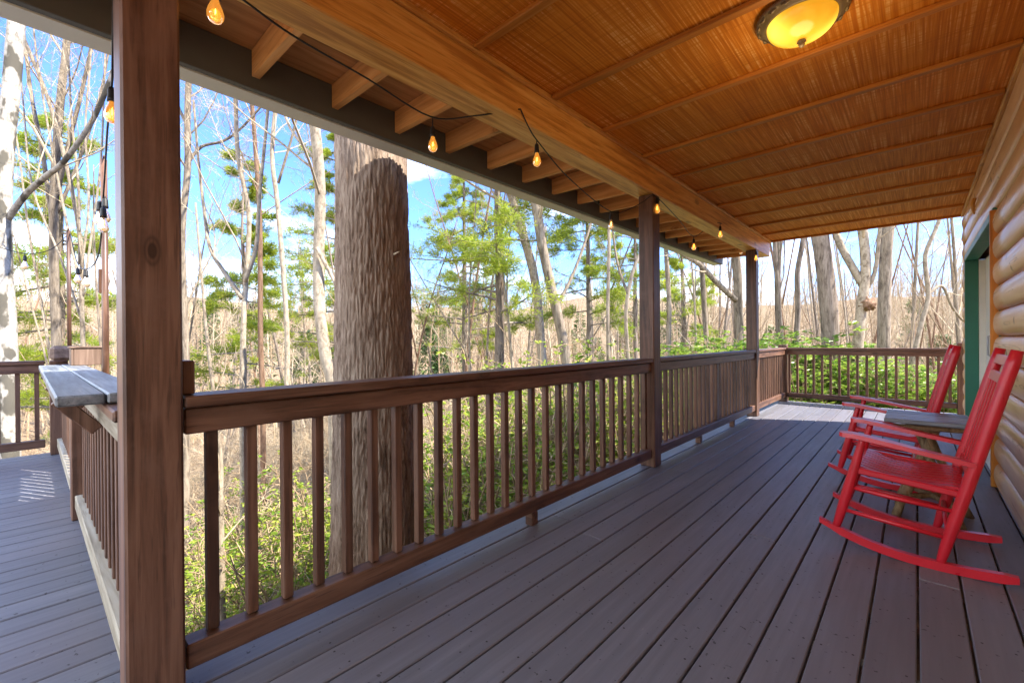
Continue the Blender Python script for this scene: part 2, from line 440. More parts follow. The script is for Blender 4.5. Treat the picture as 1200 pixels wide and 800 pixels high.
def mesh_np(name, V, faces, rnd, smooth, mat, parent=None, loc=None):
    me = bpy.data.meshes.new(name)
    if isinstance(faces, np.ndarray):
        nf, k = faces.shape; li = faces.ravel(); st = np.arange(nf, dtype=np.int32)*k
    else:
        lens = np.fromiter((len(f) for f in faces), dtype=np.int32); nf = len(lens)
        li = np.fromiter((i for f in faces for i in f), dtype=np.int32); st = np.concatenate(([0], np.cumsum(lens)[:-1])).astype(np.int32)
    me.vertices.add(len(V)); me.vertices.foreach_set('co', np.asarray(V, np.float32).ravel())
    me.loops.add(len(li)); me.loops.foreach_set('vertex_index', np.asarray(li, np.int32))
    me.polygons.add(nf); me.polygons.foreach_set('loop_start', st)
    sm = np.full(nf, bool(smooth)) if isinstance(smooth, bool) else np.array(smooth, bool)
    me.polygons.foreach_set('use_smooth', sm)
    me.update(calc_edges=True)
    a = me.attributes.new('rnd', 'FLOAT', 'FACE'); a.data.foreach_set('value', np.asarray(rnd, np.float32))
    me.materials.append(mat)
    o = bpy.data.objects.new(name, me); COL.objects.link(o)
    if loc is not None: o.location = loc
    if parent is not None: o.parent = parent
    return o

def tag(o, label=None, cat=None, group=None, kind=None):
    if label: o['label'] = label
    if cat: o['category'] = cat
    if group: o['group'] = group
    if kind: o['kind'] = kind
    return o
def thing(name, label, cat, loc=(0, 0, 0), group=None):
    o = bpy.data.objects.new(name, None); COL.objects.link(o); o.location = loc; o.empty_display_size = .1
    return tag(o, label, cat, group)
def copy_tree(o, parent=None):
    c = o.copy(); COL.objects.link(c); c.parent = parent
    for ch in list(o.children): copy_tree(ch, c)
    return c

# ------------------------------------------------------------------ porch structure
XI, XO = -1.73, -1.87                # inner / outer face of the posts
POSTS = [(.19, .335), (3.77, 3.91), (7.20, 7.34)]
YEND = 8.05                          # end of roof and house
YFAR = 9.30                          # far railing
CEIL = 2.70
PITCH = .148

def boards(mb, x0, x1, y0, y1, joints=True):
    k0 = math.floor(x0/PITCH); k1 = math.ceil(x1/PITCH)
    for k in range(k0, k1):
        a = max(x0, k*PITCH+.0042); b = min(x1, (k+1)*PITCH-.0042)
        if b-a < .012: continue
        cuts = [y0]
        if joints:
            y = y0+random.uniform(4.0, 13.0)
            while y < y1-1.2: cuts.append(y); y += random.uniform(4.6, 4.9)
        cuts.append(y1)
        for i in range(len(cuts)-1):
            dz = random.uniform(-.0012, .0012)
            mb.box(a, b, cuts[i]+.002, cuts[i+1]-.002, -.028+dz, dz, .004)
            for yy in (cuts[i]+.03, cuts[i+1]-.03):
                pass
d = MB(); boards(d, -1.90, .58, -2.2, YFAR+.10)
tag(d.build('porch_deck', M['deck']), 'grey brown painted porch deck boards', None, None, 'structure')
d = MB(); boards(d, -6.78, -1.905, -4.2, .36)
tag(d.build('lower_deck', M['deck']), 'grey painted side deck boards', None, None, 'structure')
d = MB()
for k in range(-13, 4):
    for y in np.arange(-2.1, YFAR+.05, .41):
        for dx in (.028, .118):
            x = k*PITCH+dx+random.gauss(0, .002); yy = y+random.gauss(0, .006)
            if x < -1.88 or x > .42 or random.random() < .12: continue
            if any(a-.01 < yy < b+.01 for a, b in POSTS) and x < XI: continue
            vs = [Vector((x+.0045*math.cos(q*PI/3), yy+.0045*math.sin(q*PI/3), .0020)) for q in range(6)]
            d.add(vs, [[0, 1, 2, 3, 4, 5]])
tag(d.build('deck_screws', M['screw']), 'dark screw heads in rows across the deck boards', None, None, 'stuff')
# joists and rim under the decks
d = MB()
for y in np.arange(-2.1, YFAR+.1, .41): d.box(-1.86, .55, y-.02, y+.02, -.22, -.031, .002)
for y in np.arange(-4.1, .3, .41): d.box(-6.7, -1.95, y-.02, y+.02, -.22, -.031, .002)
d.box(-1.91, -1.872, .39, YFAR+.1, -.25, -.031, .003); d.box(-6.78, -1.93, .30, .335, -.25, -.031, .003)
d.box(-6.765, -6.725, -4.2, .29, -.25, -.031, .003); d.box(-1.9, .55, YFAR+.06, YFAR+.095, -.25, -.031, .003)
for x, y in ((-1.8, 3.8), (-1.8, 7.3), (-1.8, 9.2), (.4, 9.2), (-4.1, .2), (-6.6, .2), (-6.6, -3.8), (-1.8, .25)):
    d.box(x-.07, x+.07, y-.07, y+.07, -5.5, -.255, .004)
tag(d.build('deck_framing', M['stainY']), 'brown deck joists and rim boards', None, None, 'structure')

# porch posts
plab = ['thick brown porch post in the left foreground, cut by the bottom of the picture',
        'brown porch post in the middle of the long railing',
        'smallest brown porch post near the far sunlit corner']
def wobble_post(x0, x1, y0, y1, z0, z1):
    mb = MB(); mb.box(x0, x1, y0, y1, z0, z1, .006); return mb
for i, (a, b) in enumerate(POSTS):
    z0 = -.35 if i == 0 else .001
    mb = MB(); mb.box(XO, XI, a, b, 0.001, 2.449, .007)
    o = mb.build('porch_post', M['stainZ'], None, ((XO+XI)/2, (a+b)/2, .0))
    tag(o, plab[i], 'post', 'porch posts')

# railings -----------------------------------------------------------
def rail_y(name_lab, x, y0, y1, first, step, block=None, side=1, extra=None, blocks=None):
    """railing along Y at centre x, balusters from first on"""
    loc = Vector((x, (y0+y1)/2, 0)); r = thing('railing', name_lab, 'railing', loc, 'deck railings')
    inv = Matrix.Translation(-loc)
    def part(nm, mb, mat): 
        o = mb.build(nm, M[mat], r)
        o.data.transform(inv); return o
    a = MB(); a.box(x-.075, x+.065, y0, y1, .938, .976, .006); part('cap_rail', a, 'stainY')
    a = MB(); a.box(x-.02, x+.045*side if side > 0 else x+.02, y0+.002, y1-.002, .850, .9355, .005); part('upper_rail', a, 'stainY')
    a = MB(); a.box(x-.025, x+.05, y0+.002, y1-.002, .085, .166, .005); part('bottom_rail', a, 'stainY')
    y = first
    while y < y1-.03:
        w = .0175
        a = MB(); a.box(x-.018, x+.018, y-w, y+w, .168, .8485, .003); part('baluster', a, 'stainZ')
        y += step*(1 if y0 > 1 or y1 > 4 or y0 < 0 else .937 if y < 2.1 else 1.09)
    for yb in (blocks or ()):
        a = MB(); a.box(x-.01, x+.046, yb-.03, yb+.03, .001, .083, .004); part('spacer_block', a, 'stainX')
    if extra:
        a = MB(); a.box(x-.03, x+.03, extra-.045, extra+.045, .168, .8485, .004); part('support_stud', a, 'stainZ')
    if block:
        a = MB(); a.box(x-.06, x+.02, block, block+.035, .978, 1.09, .004); part('end_block', a, 'stainZ')
    return r
XR = -1.80
rail_y('brown railing between the foreground post and the middle post', XR, .340, 3.766, .425, .1312, block=.342, blocks=(2.12,))
rail_y('brown railing between the middle post and the far post', XR, 3.914, 7.196, 4.04, .131, extra=5.62, blocks=(5.0, 6.2))
rail_y('short sunlit brown railing between the far post and the deck corner', XR, 7.344, YFAR-.072, 7.46, .131)
rail_y('brown railing along the outer edge of the left side deck', -6.66, -4.1, .12, -4.0, .131)

def rail_x(lab, y, x0, x1, first, step, z_top=.976, pale=False):
    loc = Vector(((x0+x1)/2, y, 0)); r = thing('railing', lab, 'railing', loc, 'deck railings')
    inv = Matrix.Translation(-loc)
    def part(nm, mb, mat):
        o = mb.build(nm, M[mat], r); o.data.transform(inv); return o
    a = MB(); a.box(x0, x1, y-.07, y+.07, z_top-.038, z_top, .006); part('cap_rail', a, 'stainX')
    a = MB(); a.box(x0+.002, x1-.002, y-.045, y+.02, z_top-.126, z_top-.0405, .005); part('upper_rail', a, 'paleX' if pale else 'stainX')
    a = MB(); a.box(x0+.002, x1-.002, y-.05, y+.025, .085, .166, .005); part('bottom_rail', a, 'paleX' if pale else 'stainX')
    x = first
    while x < x1-.03:
        a = MB(); a.box(x-.0175, x+.0175, y-.018, y+.018, .168, z_top-.128, .003); part('baluster', a, 'stainZ')
        x += step
rail_x('sunlit brown railing across the far end of the porch', YFAR, -1.728, .44, -1.70, .1215)
rail_x('brown railing on the left side deck from the foreground post to the shelf post', .25, -4.03, -1.875, -3.93, .131, .935, True)
rail_x('brown railing on the left side deck from the shelf post to the outer corner', .25, -6.59, -4.17, -6.46, .131, .935, True)

def newel(lab, x, y, w, z):
    a = MB(); a.box(x-w, x+w, y-w, y+w, .001, z, .006)
    return tag(a.build('railing_post', M['stainZ'], None, (x, y, 0)), lab, 'post', 'railing corner posts')
newel('short brown corner post where the two far sunlit railings meet', -1.80, YFAR, .068, 1.03)
newel('short brown post ending the far railing beside the log house corner', .51, YFAR, .068, 1.06)
newel('short brown post under the grey shelf of the left side deck', -4.10, .25, .066, .935)
newel('brown corner post of the left side deck behind the shelf', -6.66, .22, .068, .972)

# bar shelf on the side deck
t = thing('bar_shelf', 'weathered grey plank shelf fixed on the side deck railing left of the foreground post', 'shelf', (-3.6, .18, .94))
inv = Matrix.Translation((3.6, -.18, -.94))
mb = MB(); mb.box(-5.25, -2.10, .06, .185, .938, .974, .006); mb.box(-5.25, -2.09, .188, .315, .939, .975, .006)
o = mb.build('plank_top', M['greyX'], t); o.data.transform(inv)
for x in (-2.6, -3.5, -4.7):
    mb = MB(); mb.bar((x, .08, .92), (x, .20, .78), .035, .05); mb.box(x-.0175, x+.0175, .07, .2, .90, .9365, .003)
    o = mb.build('bracket', M['stainZ'], t); o.data.transform(inv)
# wooden box standing on the shelf
t = thing('planter_box', 'brown wooden box with a slanted side standing on the end of the grey shelf', 'box', (-5.0, .325, .976))
mb = MB(); mb.box(-.12, .10, -.095, -.08, 0, .135, .003); mb.box(-.12, .10, .08, .095, 0, .135, .003)
mb.box(-.12, -.105, -.079, .079, 0, .135, .003); mb.box(.085, .10, -.079, .079, 0, .135, .003); mb.box(-.104, .084, -.079, .079, .002, .02, .002)
mb.build('box_sides', M['boxwZ'], t)
mb = MB(); mb.box(-.13, .11, -.105, .105, .136, .150, .004); mb.build('lid', M['boxwX'], t)
mb = MB(); mb.box(-.10, .10, -.09, .13, 0, .15, .03); o = mb.build('storage_block', M['boxwX']); o.location = (-6.45, .24, .977)
tag(o, 'dark rounded wooden block on the outer corner post of the side deck', 'block')

# porch roof ----------------------------------------------------------
RZ = 2.46
roof = thing('porch_roof', 'porch roof with bamboo ceiling, honey pine beam, rafter tails and grey gutter', 'roof', (-1.0, 3, 2.45))
inv = Matrix.Translation((1.0, -3, -2.45))
def rp(nm, mb, mat, parent=None):
    o = mb.build(nm, M[mat], roof if parent is None else parent)
    o.data.transform(inv)
    return o
Y0R = -1.3
mb = MB(); mb.box(-1.915, XI, Y0R, YEND-.02, 2.452, CEIL-.002, .006); beam = rp('beam', mb, 'beamY')
mb = MB(); mb.box(XI+.002, XI+.03, Y0R, YEND-.02, 2.668, CEIL-.002, .004); rp('beam_moulding', mb, 'beamY')
STR = [.33-.643*2+.643*i for i in range(0, 20)]
STR = [y for y in STR if y < 1.2] + [1.60, 2.27, 2.88, 3.52, 4.15, 4.78, 5.42, 6.08, 6.72, 7.40]
edges = [Y0R]+STR+[YEND-.01]
for a, b in zip(edges[:-1], edges[1:]):
    if b-a < .05: continue
    mb = MB(); mb.box(XI-.02, .52, a, b, CEIL, CEIL+.012, .0005); rp('ceiling_panel', mb, 'bamboo')
for y in STR+[YEND-.03]:
    mb = MB(); w = .025 if y < YEND-.1 else .02
    mb.box(XI+.032, .415, y-w, y+w, CEIL-.026, CEIL-.0005, .005); rp('ceiling_batten', mb, 'battenX')
mb = MB(); mb.box(.418, .445, Y0R, YEND-.02, CEIL-.034, CEIL-.002, .005); mb.box(.447, .475, Y0R, YEND-.02, CEIL-.062, CEIL-.002, .006); rp('wall_moulding', mb, 'beamY')
# rafter tails
ys = [.782+.4095*i for i in range(-5, 18)]
for y in ys:
    mb = MB(); z0 = RZ; z1 = 2.605
    vs = [Vector((-2.44, y, z0+.012)), Vector((-1.905, y, z0-.002)), Vector((-1.905, y, z1)), Vector((-2.44, y, z1-.002))]
    q = [v+Vector((0, -.0175, 0)) for v in vs]+[v+Vector((0, .0175, 0)) for v in vs]
    mb.add(q, [[0, 1, 2, 3], [7, 6, 5, 4], [0, 4, 5, 1], [1, 5, 6, 2], [2, 6, 7, 3], [3, 7, 4, 0]])
    rp('rafter_tail', mb, 'raftX')
mb = MB(); mb.box(-2.60, -1.80, Y0R, YEND, 2.608, 2.624, .001); rp('roof_sheathing', mb, 'soffit')
mb = MB(); mb.box(-2.482, -2.444, Y0R, YEND+.01, 2.415, 2.606, .003); rp('fascia_board', mb, 'fascia')
# gutter: open box channel
mb = MB(); mb.box(-2.615, -2.50, Y0R, YEND+.02, 2.418, 2.424, .001); mb.box(-2.622, -2.616, Y0R, YEND+.02, 2.418, 2.53, .001); mb.box(-2.499, -2.485, Y0R, YEND+.02, 2.410, 2.55, .001)
mb.box(-2.635, -2.617, Y0R, YEND+.02, 2.531, 2.54, .002)
rp('gutter', mb, 'gutter')
mb = MB()
vs = [Vector((-2.66, Y0R, 2.628)), Vector((-1.93, Y0R, 2.628)), Vector((-1.70, Y0R, 2.72)), Vector((.46, Y0R, 2.73)), Vector((.46, Y0R, 2.95)), Vector((-2.66, Y0R, 2.66))]
q = vs+[v+Vector((0, YEND+.03-Y0R, 0)) for v in vs]; n = 6
mb.add(q, [list(range(6)), list(range(11, 5, -1))]+[[i, (i+1) % n, (i+1) % n+n, i+n] for i in range(n)]); rp('shingle_slab', mb, 'roof')
mb = MB(); mb.box(-1.72, .50, YEND-.008, YEND+.02, CEIL-.02, 2.78, .003); rp('end_fascia', mb, 'raftX')

# log house -----------------------------------------------------------
house = thing('log_house', 'varnished honey log house wall with sliding door along the right of the porch', 'house', (.5, 3, 0))
hinv = Matrix.Translation((-.5, -3, 0))
LH = .192
HY0 = -1.6
def log_run(mb, seam, y0, y1, z0, z1, along='Y', xw=.478, bulge=.048):
    """one half-round log course between y0,y1"""
    n = 9; prof = []
    for i in range(n):
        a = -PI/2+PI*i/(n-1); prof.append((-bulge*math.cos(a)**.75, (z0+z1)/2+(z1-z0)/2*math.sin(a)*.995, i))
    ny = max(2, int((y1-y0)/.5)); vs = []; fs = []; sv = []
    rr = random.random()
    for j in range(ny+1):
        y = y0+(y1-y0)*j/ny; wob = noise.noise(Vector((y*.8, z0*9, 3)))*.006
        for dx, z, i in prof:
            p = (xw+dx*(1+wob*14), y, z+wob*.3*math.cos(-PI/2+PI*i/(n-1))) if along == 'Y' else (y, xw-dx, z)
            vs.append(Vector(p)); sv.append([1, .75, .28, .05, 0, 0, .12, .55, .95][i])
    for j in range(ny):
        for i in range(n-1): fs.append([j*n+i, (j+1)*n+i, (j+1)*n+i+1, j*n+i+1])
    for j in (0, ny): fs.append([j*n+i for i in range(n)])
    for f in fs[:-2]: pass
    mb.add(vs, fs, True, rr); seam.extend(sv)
DY0, DY1, DZ = 5.02, 7.62, 2.06
mb = MB(); seam = []
z = 0.0
while z < CEIL+.05:
    z1 = z+LH
    if z < DZ-.05:
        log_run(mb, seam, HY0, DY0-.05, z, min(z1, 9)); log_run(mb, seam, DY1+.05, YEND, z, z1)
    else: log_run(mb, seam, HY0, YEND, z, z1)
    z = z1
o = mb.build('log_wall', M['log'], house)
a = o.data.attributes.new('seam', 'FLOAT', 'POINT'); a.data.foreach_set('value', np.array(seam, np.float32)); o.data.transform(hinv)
mb = MB(); seam = []; z = 0.0
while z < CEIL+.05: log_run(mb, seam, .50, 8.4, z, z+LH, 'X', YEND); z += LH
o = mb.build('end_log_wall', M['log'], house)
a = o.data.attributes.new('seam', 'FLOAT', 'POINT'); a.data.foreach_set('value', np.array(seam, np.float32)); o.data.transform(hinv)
def hp(nm, mb, mat, parent=None):
    o = mb.build(nm, M[mat], house if parent is None else parent); o.data.transform(hinv); return o
mb = MB(); mb.box(.445, .54, YEND-.005, YEND+.075, 0.002, CEIL-.07, .01); hp('corner_board', mb, 'beamZ')
mb = MB()
mb.box(.60, 8.4, HY0, YEND-.02, -3.0, -.002, .01); mb.box(.80, .84, HY0, YEND-.05, 0, 2.79, .01); mb.box(.60, 8.4, HY0-.05, HY0, 0, 2.6, .01); mb.box(8.38, 8.42, HY0, YEND, 0, 2.6, .01)
hp('inner_core', mb, 'interior')
# upper storey and gable roof above the porch
mb = MB()
xr = 4.4
vs = [Vector((.47, HY0-.4, 2.80)), Vector((xr, HY0-.4, 4.35)), Vector((9.0, HY0-.4, 2.6)), Vector((9.0, HY0-.4, 2.76)), Vector((xr, HY0-.4, 4.52)), Vector((.47, HY0-.4, 2.95))]
q = vs+[v+Vector((0, YEND+.03-HY0+.4, 0)) for v in vs]; n = 6
mb.add(q, [[0, 1, 4, 5], [1, 2, 3, 4], [11, 10, 7, 6], [10, 9, 8, 7]]+[[i, (i+1) % n, (i+1) % n+n, i+n] for i in range(n)])
hp('roof', mb, 'roof')
# sliding door in its opening
door = bpy.data.objects.new('sliding_door', None); COL.objects.link(door); door.parent = house; door.location = (0, 0, 0)
mb = MB(); mb.box(.43, .545, DY1-.002, DY1+.055, .002, DZ, .004); mb.box(.462, .545, DY0-.05, DY0, .002, DZ, .004); mb.box(.43, .545, DY0-.05, DY1+.055, DZ+.002, DZ+.07, .004)
hp('door_casing', mb, 'green', door)
mb = MB(); mb.box(.415, .46, DY0-.056, DY0-.026, .002, DZ+.05, .004); hp('casing_edge', mb, 'battenZ', door)
mb = MB(); mb.box(.547, .70, DY1-.003, DY1+.05, .03, DZ, .003); hp('inner_jamb', mb, 'cream', door)
for j, (a, b, x) in enumerate(((DY0+.002, 6.33, .555), (6.30, DY1-.004, .60))):
    mb = MB(); bw = .13 if j == 0 else .42
    mb.box(x, x+.04, a, a+.09, .03, DZ-.002, .004); mb.box(x, x+.04, b-bw, b, .03, DZ-.002, .004)
    mb.box(x+.001, x+.039, a+.091, b-bw-.001, .03, .16, .004); mb.box(x+.001, x+.039, a+.091, b-bw-.001, DZ-.11, DZ-.003, .004)
    pnl = hp('door_panel', mb, 'cream', door)
    mb = MB(); mb.box(x+.015, x+.025, a+.091, b-bw-.001, .161, DZ-.111, .001); hp('glass_pane', mb, 'glass', door)
    if j == 0:
        mb = MB(); mb.tube([(x-.005, b-.045, .95), (x-.045, b-.045, .97), (x-.045, b-.045, 1.15), (x-.005, b-.045, 1.17)], .008, 8); hp('handle', mb, 'steel', door)
mb = MB(); mb.box(.46, .66, DY0, DY1, .001, .028, .004); hp('sill', mb, 'cream', door)

# small hook rope on the wall
mb = MB(); mb.tube([(.43, 6.35, 2.52), (.415, 6.35, 2.46), (.425, 6.36, 2.40), (.44, 6.37, 2.37)], .016, 8)
tag(mb.build('wall_hook', M['beamZ']), 'small wooden peg on the log wall just under the ceiling moulding', 'hook')

# ceiling lamp ---------------------------------------------------------
L = Vector((-.40, 2.50, CEIL))
lamp = thing('ceiling_lamp', 'lit amber glass bowl lamp with antique bronze rim on the bamboo ceiling', 'lamp', L)
mb = MB(); mb.lathe([(.0, -.001), (.10, -.002), (.178, -.004), (.190, -.012), (.192, -.022), (.184, -.032), (.170, -.036), (.160, -.044), (.150, -.048), (.142, -.040)], 48)
mb.build('rim', M['bronze'], lamp)
mb = MB()
for k in range(18):
    an = 2*PI*k/18; c = Vector((.179*math.cos(an), .179*math.sin(an), -.034)); tx = Vector((-math.sin(an), math.cos(an), 0))
    mb.tube([c-tx*.02, c+Vector((0, 0, -.004)), c+tx*.02], [.002, .008, .002], 6)
mb.build('rim_ornament', M['bronze'], lamp)
mb = MB(); prof = []
for i in range(13):
    a = PI/2*i/12; prof.append((.144*math.cos(a)+.0005, -.044-.088*math.sin(a)))
mb.lathe(prof, 40); mb.build('glass_bowl', M['amber'], lamp)
mb = MB(); mb.lathe([(.0005, -.134), (.017, -.135), (.02, -.142), (.011, -.148), (.014, -.155), (.009, -.164), (.0005, -.168)], 16); mb.build('finial', M['bronze'], lamp)

pl = bpy.data.lights.new('ceiling_lamp_light', 'POINT'); pl.energy = .8; pl.color = (1, .70, .36); pl.shadow_soft_size = .14
plo = bpy.data.objects.new('ceiling_lamp_light', pl); COL.objects.link(plo); plo.parent = lamp; plo.location = (0, 0, -.33)

# string lights ---------------------------------------------------------
def smooth_path(pts, n=6, sag=0.0):
    out = []
    P = [Vector(p) for p in pts]
    for i in range(len(P)-1):
        p0 = P[max(i-1, 0)]; p1 = P[i]; p2 = P[i+1]; p3 = P[min(i+2, len(P)-1)]
        for k in range(n):
            t = k/n
            out.append(.5*((2*p1)+(-p0+p2)*t+(2*p0-5*p1+4*p2-p3)*t*t+(-p0+3*p1-3*p2+p3)*t**3))
    out.append(P[-1]); return out
def string(lab, cord, bulbs, r=.0042, loc=None):
    loc = Vector(cord[0]) if loc is None else Vector(loc)
    s_ = thing('string_light', lab, 'string light', loc, 'string lights')
    mb = MB(); mb.tube([p-loc for p in smooth_path(cord, 6)], r, 6); mb.build('cord', M['black'], s_)
    for p, lit, drop in bulbs:
        p = Vector(p)-loc
        mb = MB(); mb.tube([p, p-Vector((.002, 0, drop))], .0035, 6)
        z = p.z-drop
        mb.lathe([(.001, z+.012), (.009, z+.010), (.013, z), (.0145, z-.03), (.0155, z-.034), (.0155, z-.045), (.0005, z-.046)], 14, (p.x, p.y, 0))
        so_ = mb.build('socket', M['black'], s_)
        mb = MB(); z -= .046
        mb.lathe([(.010, z), (.0125, z-.012), (.021, z-.032), (.0255, z-.05), (.025, z-.062), (.018, z-.075), (.008, z-.081), (.0004, z-.082)], 16, (p.x, p.y, 0))
        b = mb.build('bulb', M['bulb' if lit else 'clearbulb'], s_)
        mb = MB(); mb.tube([(p.x-.005, p.y, z-.01), (p.x-.006, p.y, z-.045), (p.x+.006, p.y, z-.045), (p.x+.005, p.y, z-.01)], .0024, 5)
        mb.build('filament', M['filament'], b)
def px(u, v, X):
    dd = Fv+Rv*((u-600)/F0)+Uv*((400-v)/F0); t = (X-EYE.x)/dd.x; return EYE+dd*t
c1 = [px(205, -60, -1.72), px(285, 0, -1.75), px(345, 43, -1.80), px(430, 92, -1.90), px(505, 137, -1.96), px(555, 136, -1.85), px(610, 128, -1.725)]
string('black cord with one hanging bulb, strung from the foreground post to the pine beam', c1,
       [(px(252, -24, -1.74), True, .02), (px(507, 138, -1.96), True, .06)])
c2 = [px(610, 128, -1.722), px(620, 150, -1.722), px(632, 168, -1.722), px(668, 210, -1.84), px(716, 248, -1.98), px(742, 243, -1.86), px(765, 228, -1.722)]
string('black cord with amber and clear bulbs strung from beam to middle post', c2,
       [(px(629, 165, -1.722), True, .03), (px(716, 248, -1.98), False, .03)])
c3 = [px(765, 228, -1.722), px(776, 237, -1.722), px(796, 258, -1.85), px(813, 277, -2.0), px(830, 266, -1.86), px(843, 261, -1.722), px(856, 272, -1.85), px(868, 286, -1.98), px(878, 288, -1.85), px(886, 291, -1.722)]
string('black cord with five small bulbs, strung from the middle post to the far post', c3,
       [(px(770, 231, -1.722), True, .02), (px(813, 277, -2.0), True, .04), (px(844, 261, -1.722), True, .05), (px(868, 286, -1.98), False, .03), (px(886, 292, -1.722), True, .04)])
c4 = [px(133, -60, -2.0), px(133, 10, -2.1), px(132, 70, -2.2), px(131, 100, -2.3), px(126, 150, -2.7), px(123, 200, -3.1), px(121, 232, -3.3)]
string('black cord hanging beside the foreground post carrying a bulb cluster', c4,
       [(px(131, 100, -2.31), True, .02), (px(123, 230, -3.3), False, .02), (px(117, 235, -3.33), False, .015), (px(121, 241, -3.26), False, .02)])
# poles of the side deck and the far strings
def pole(lab, p, h, r, mat):
    mb = MB(); p = Vector(p)
    mb.tube([(0, 0, 0), (0, 0, h)], [r, r*.95], 8); mb.tube([(0, 0, h), (.02, 0, h+.02), (.05, 0, h+.005)], r*.35, 6)
    o = mb.build('light_pole', M[mat]); o.location = p
    tag(o, lab, 'pole', 'string light poles')
pole('slim brown pole rising from the outer corner of the left side deck', (-6.60, .30, .978), 1.36, .018, 'stainZ')
pole('slim brown pole rising behind the grey shelf close to the foreground post', (-4.25, .375, .001), 2.45, .02, 'stainZ')
c5 = [px(121, 232, -3.3), px(117, 290, -3.7), px(108, 312, -4.2), px(95, 314, -5.4), px(88, 300, -6.2), px(82, 272, -6.6)]
string('black cord drooping from the bulb cluster to the outer pole', c5, [(px(101, 315, -4.9), False, .02), (px(91, 313, -5.6), False, .02)])
c6 = [px(82, 272, -6.6), px(60, 292, -6.6), px(30, 297, -6.65), px(-10, 286, -6.7), px(-60, 262, -6.7)]
string('black cord running left from the outer pole of the side deck', c6, [(px(29, 297, -6.65), False, .03), (px(-20, 284, -6.7), False, .03)])
# the wooden tag hanging at the cluster
mb = MB(); mb.box(-.03, .03, -.008, .008, -.16, 0, .006)
o = mb.build('wind_chime_sail', M['stainZ']); o.location = px(117, 315, -4.0); o.rotation_euler = (0, .15, 0)
tag(o, 'small reddish wooden slat hanging by the slim pole left of the foreground post', 'wind chime')

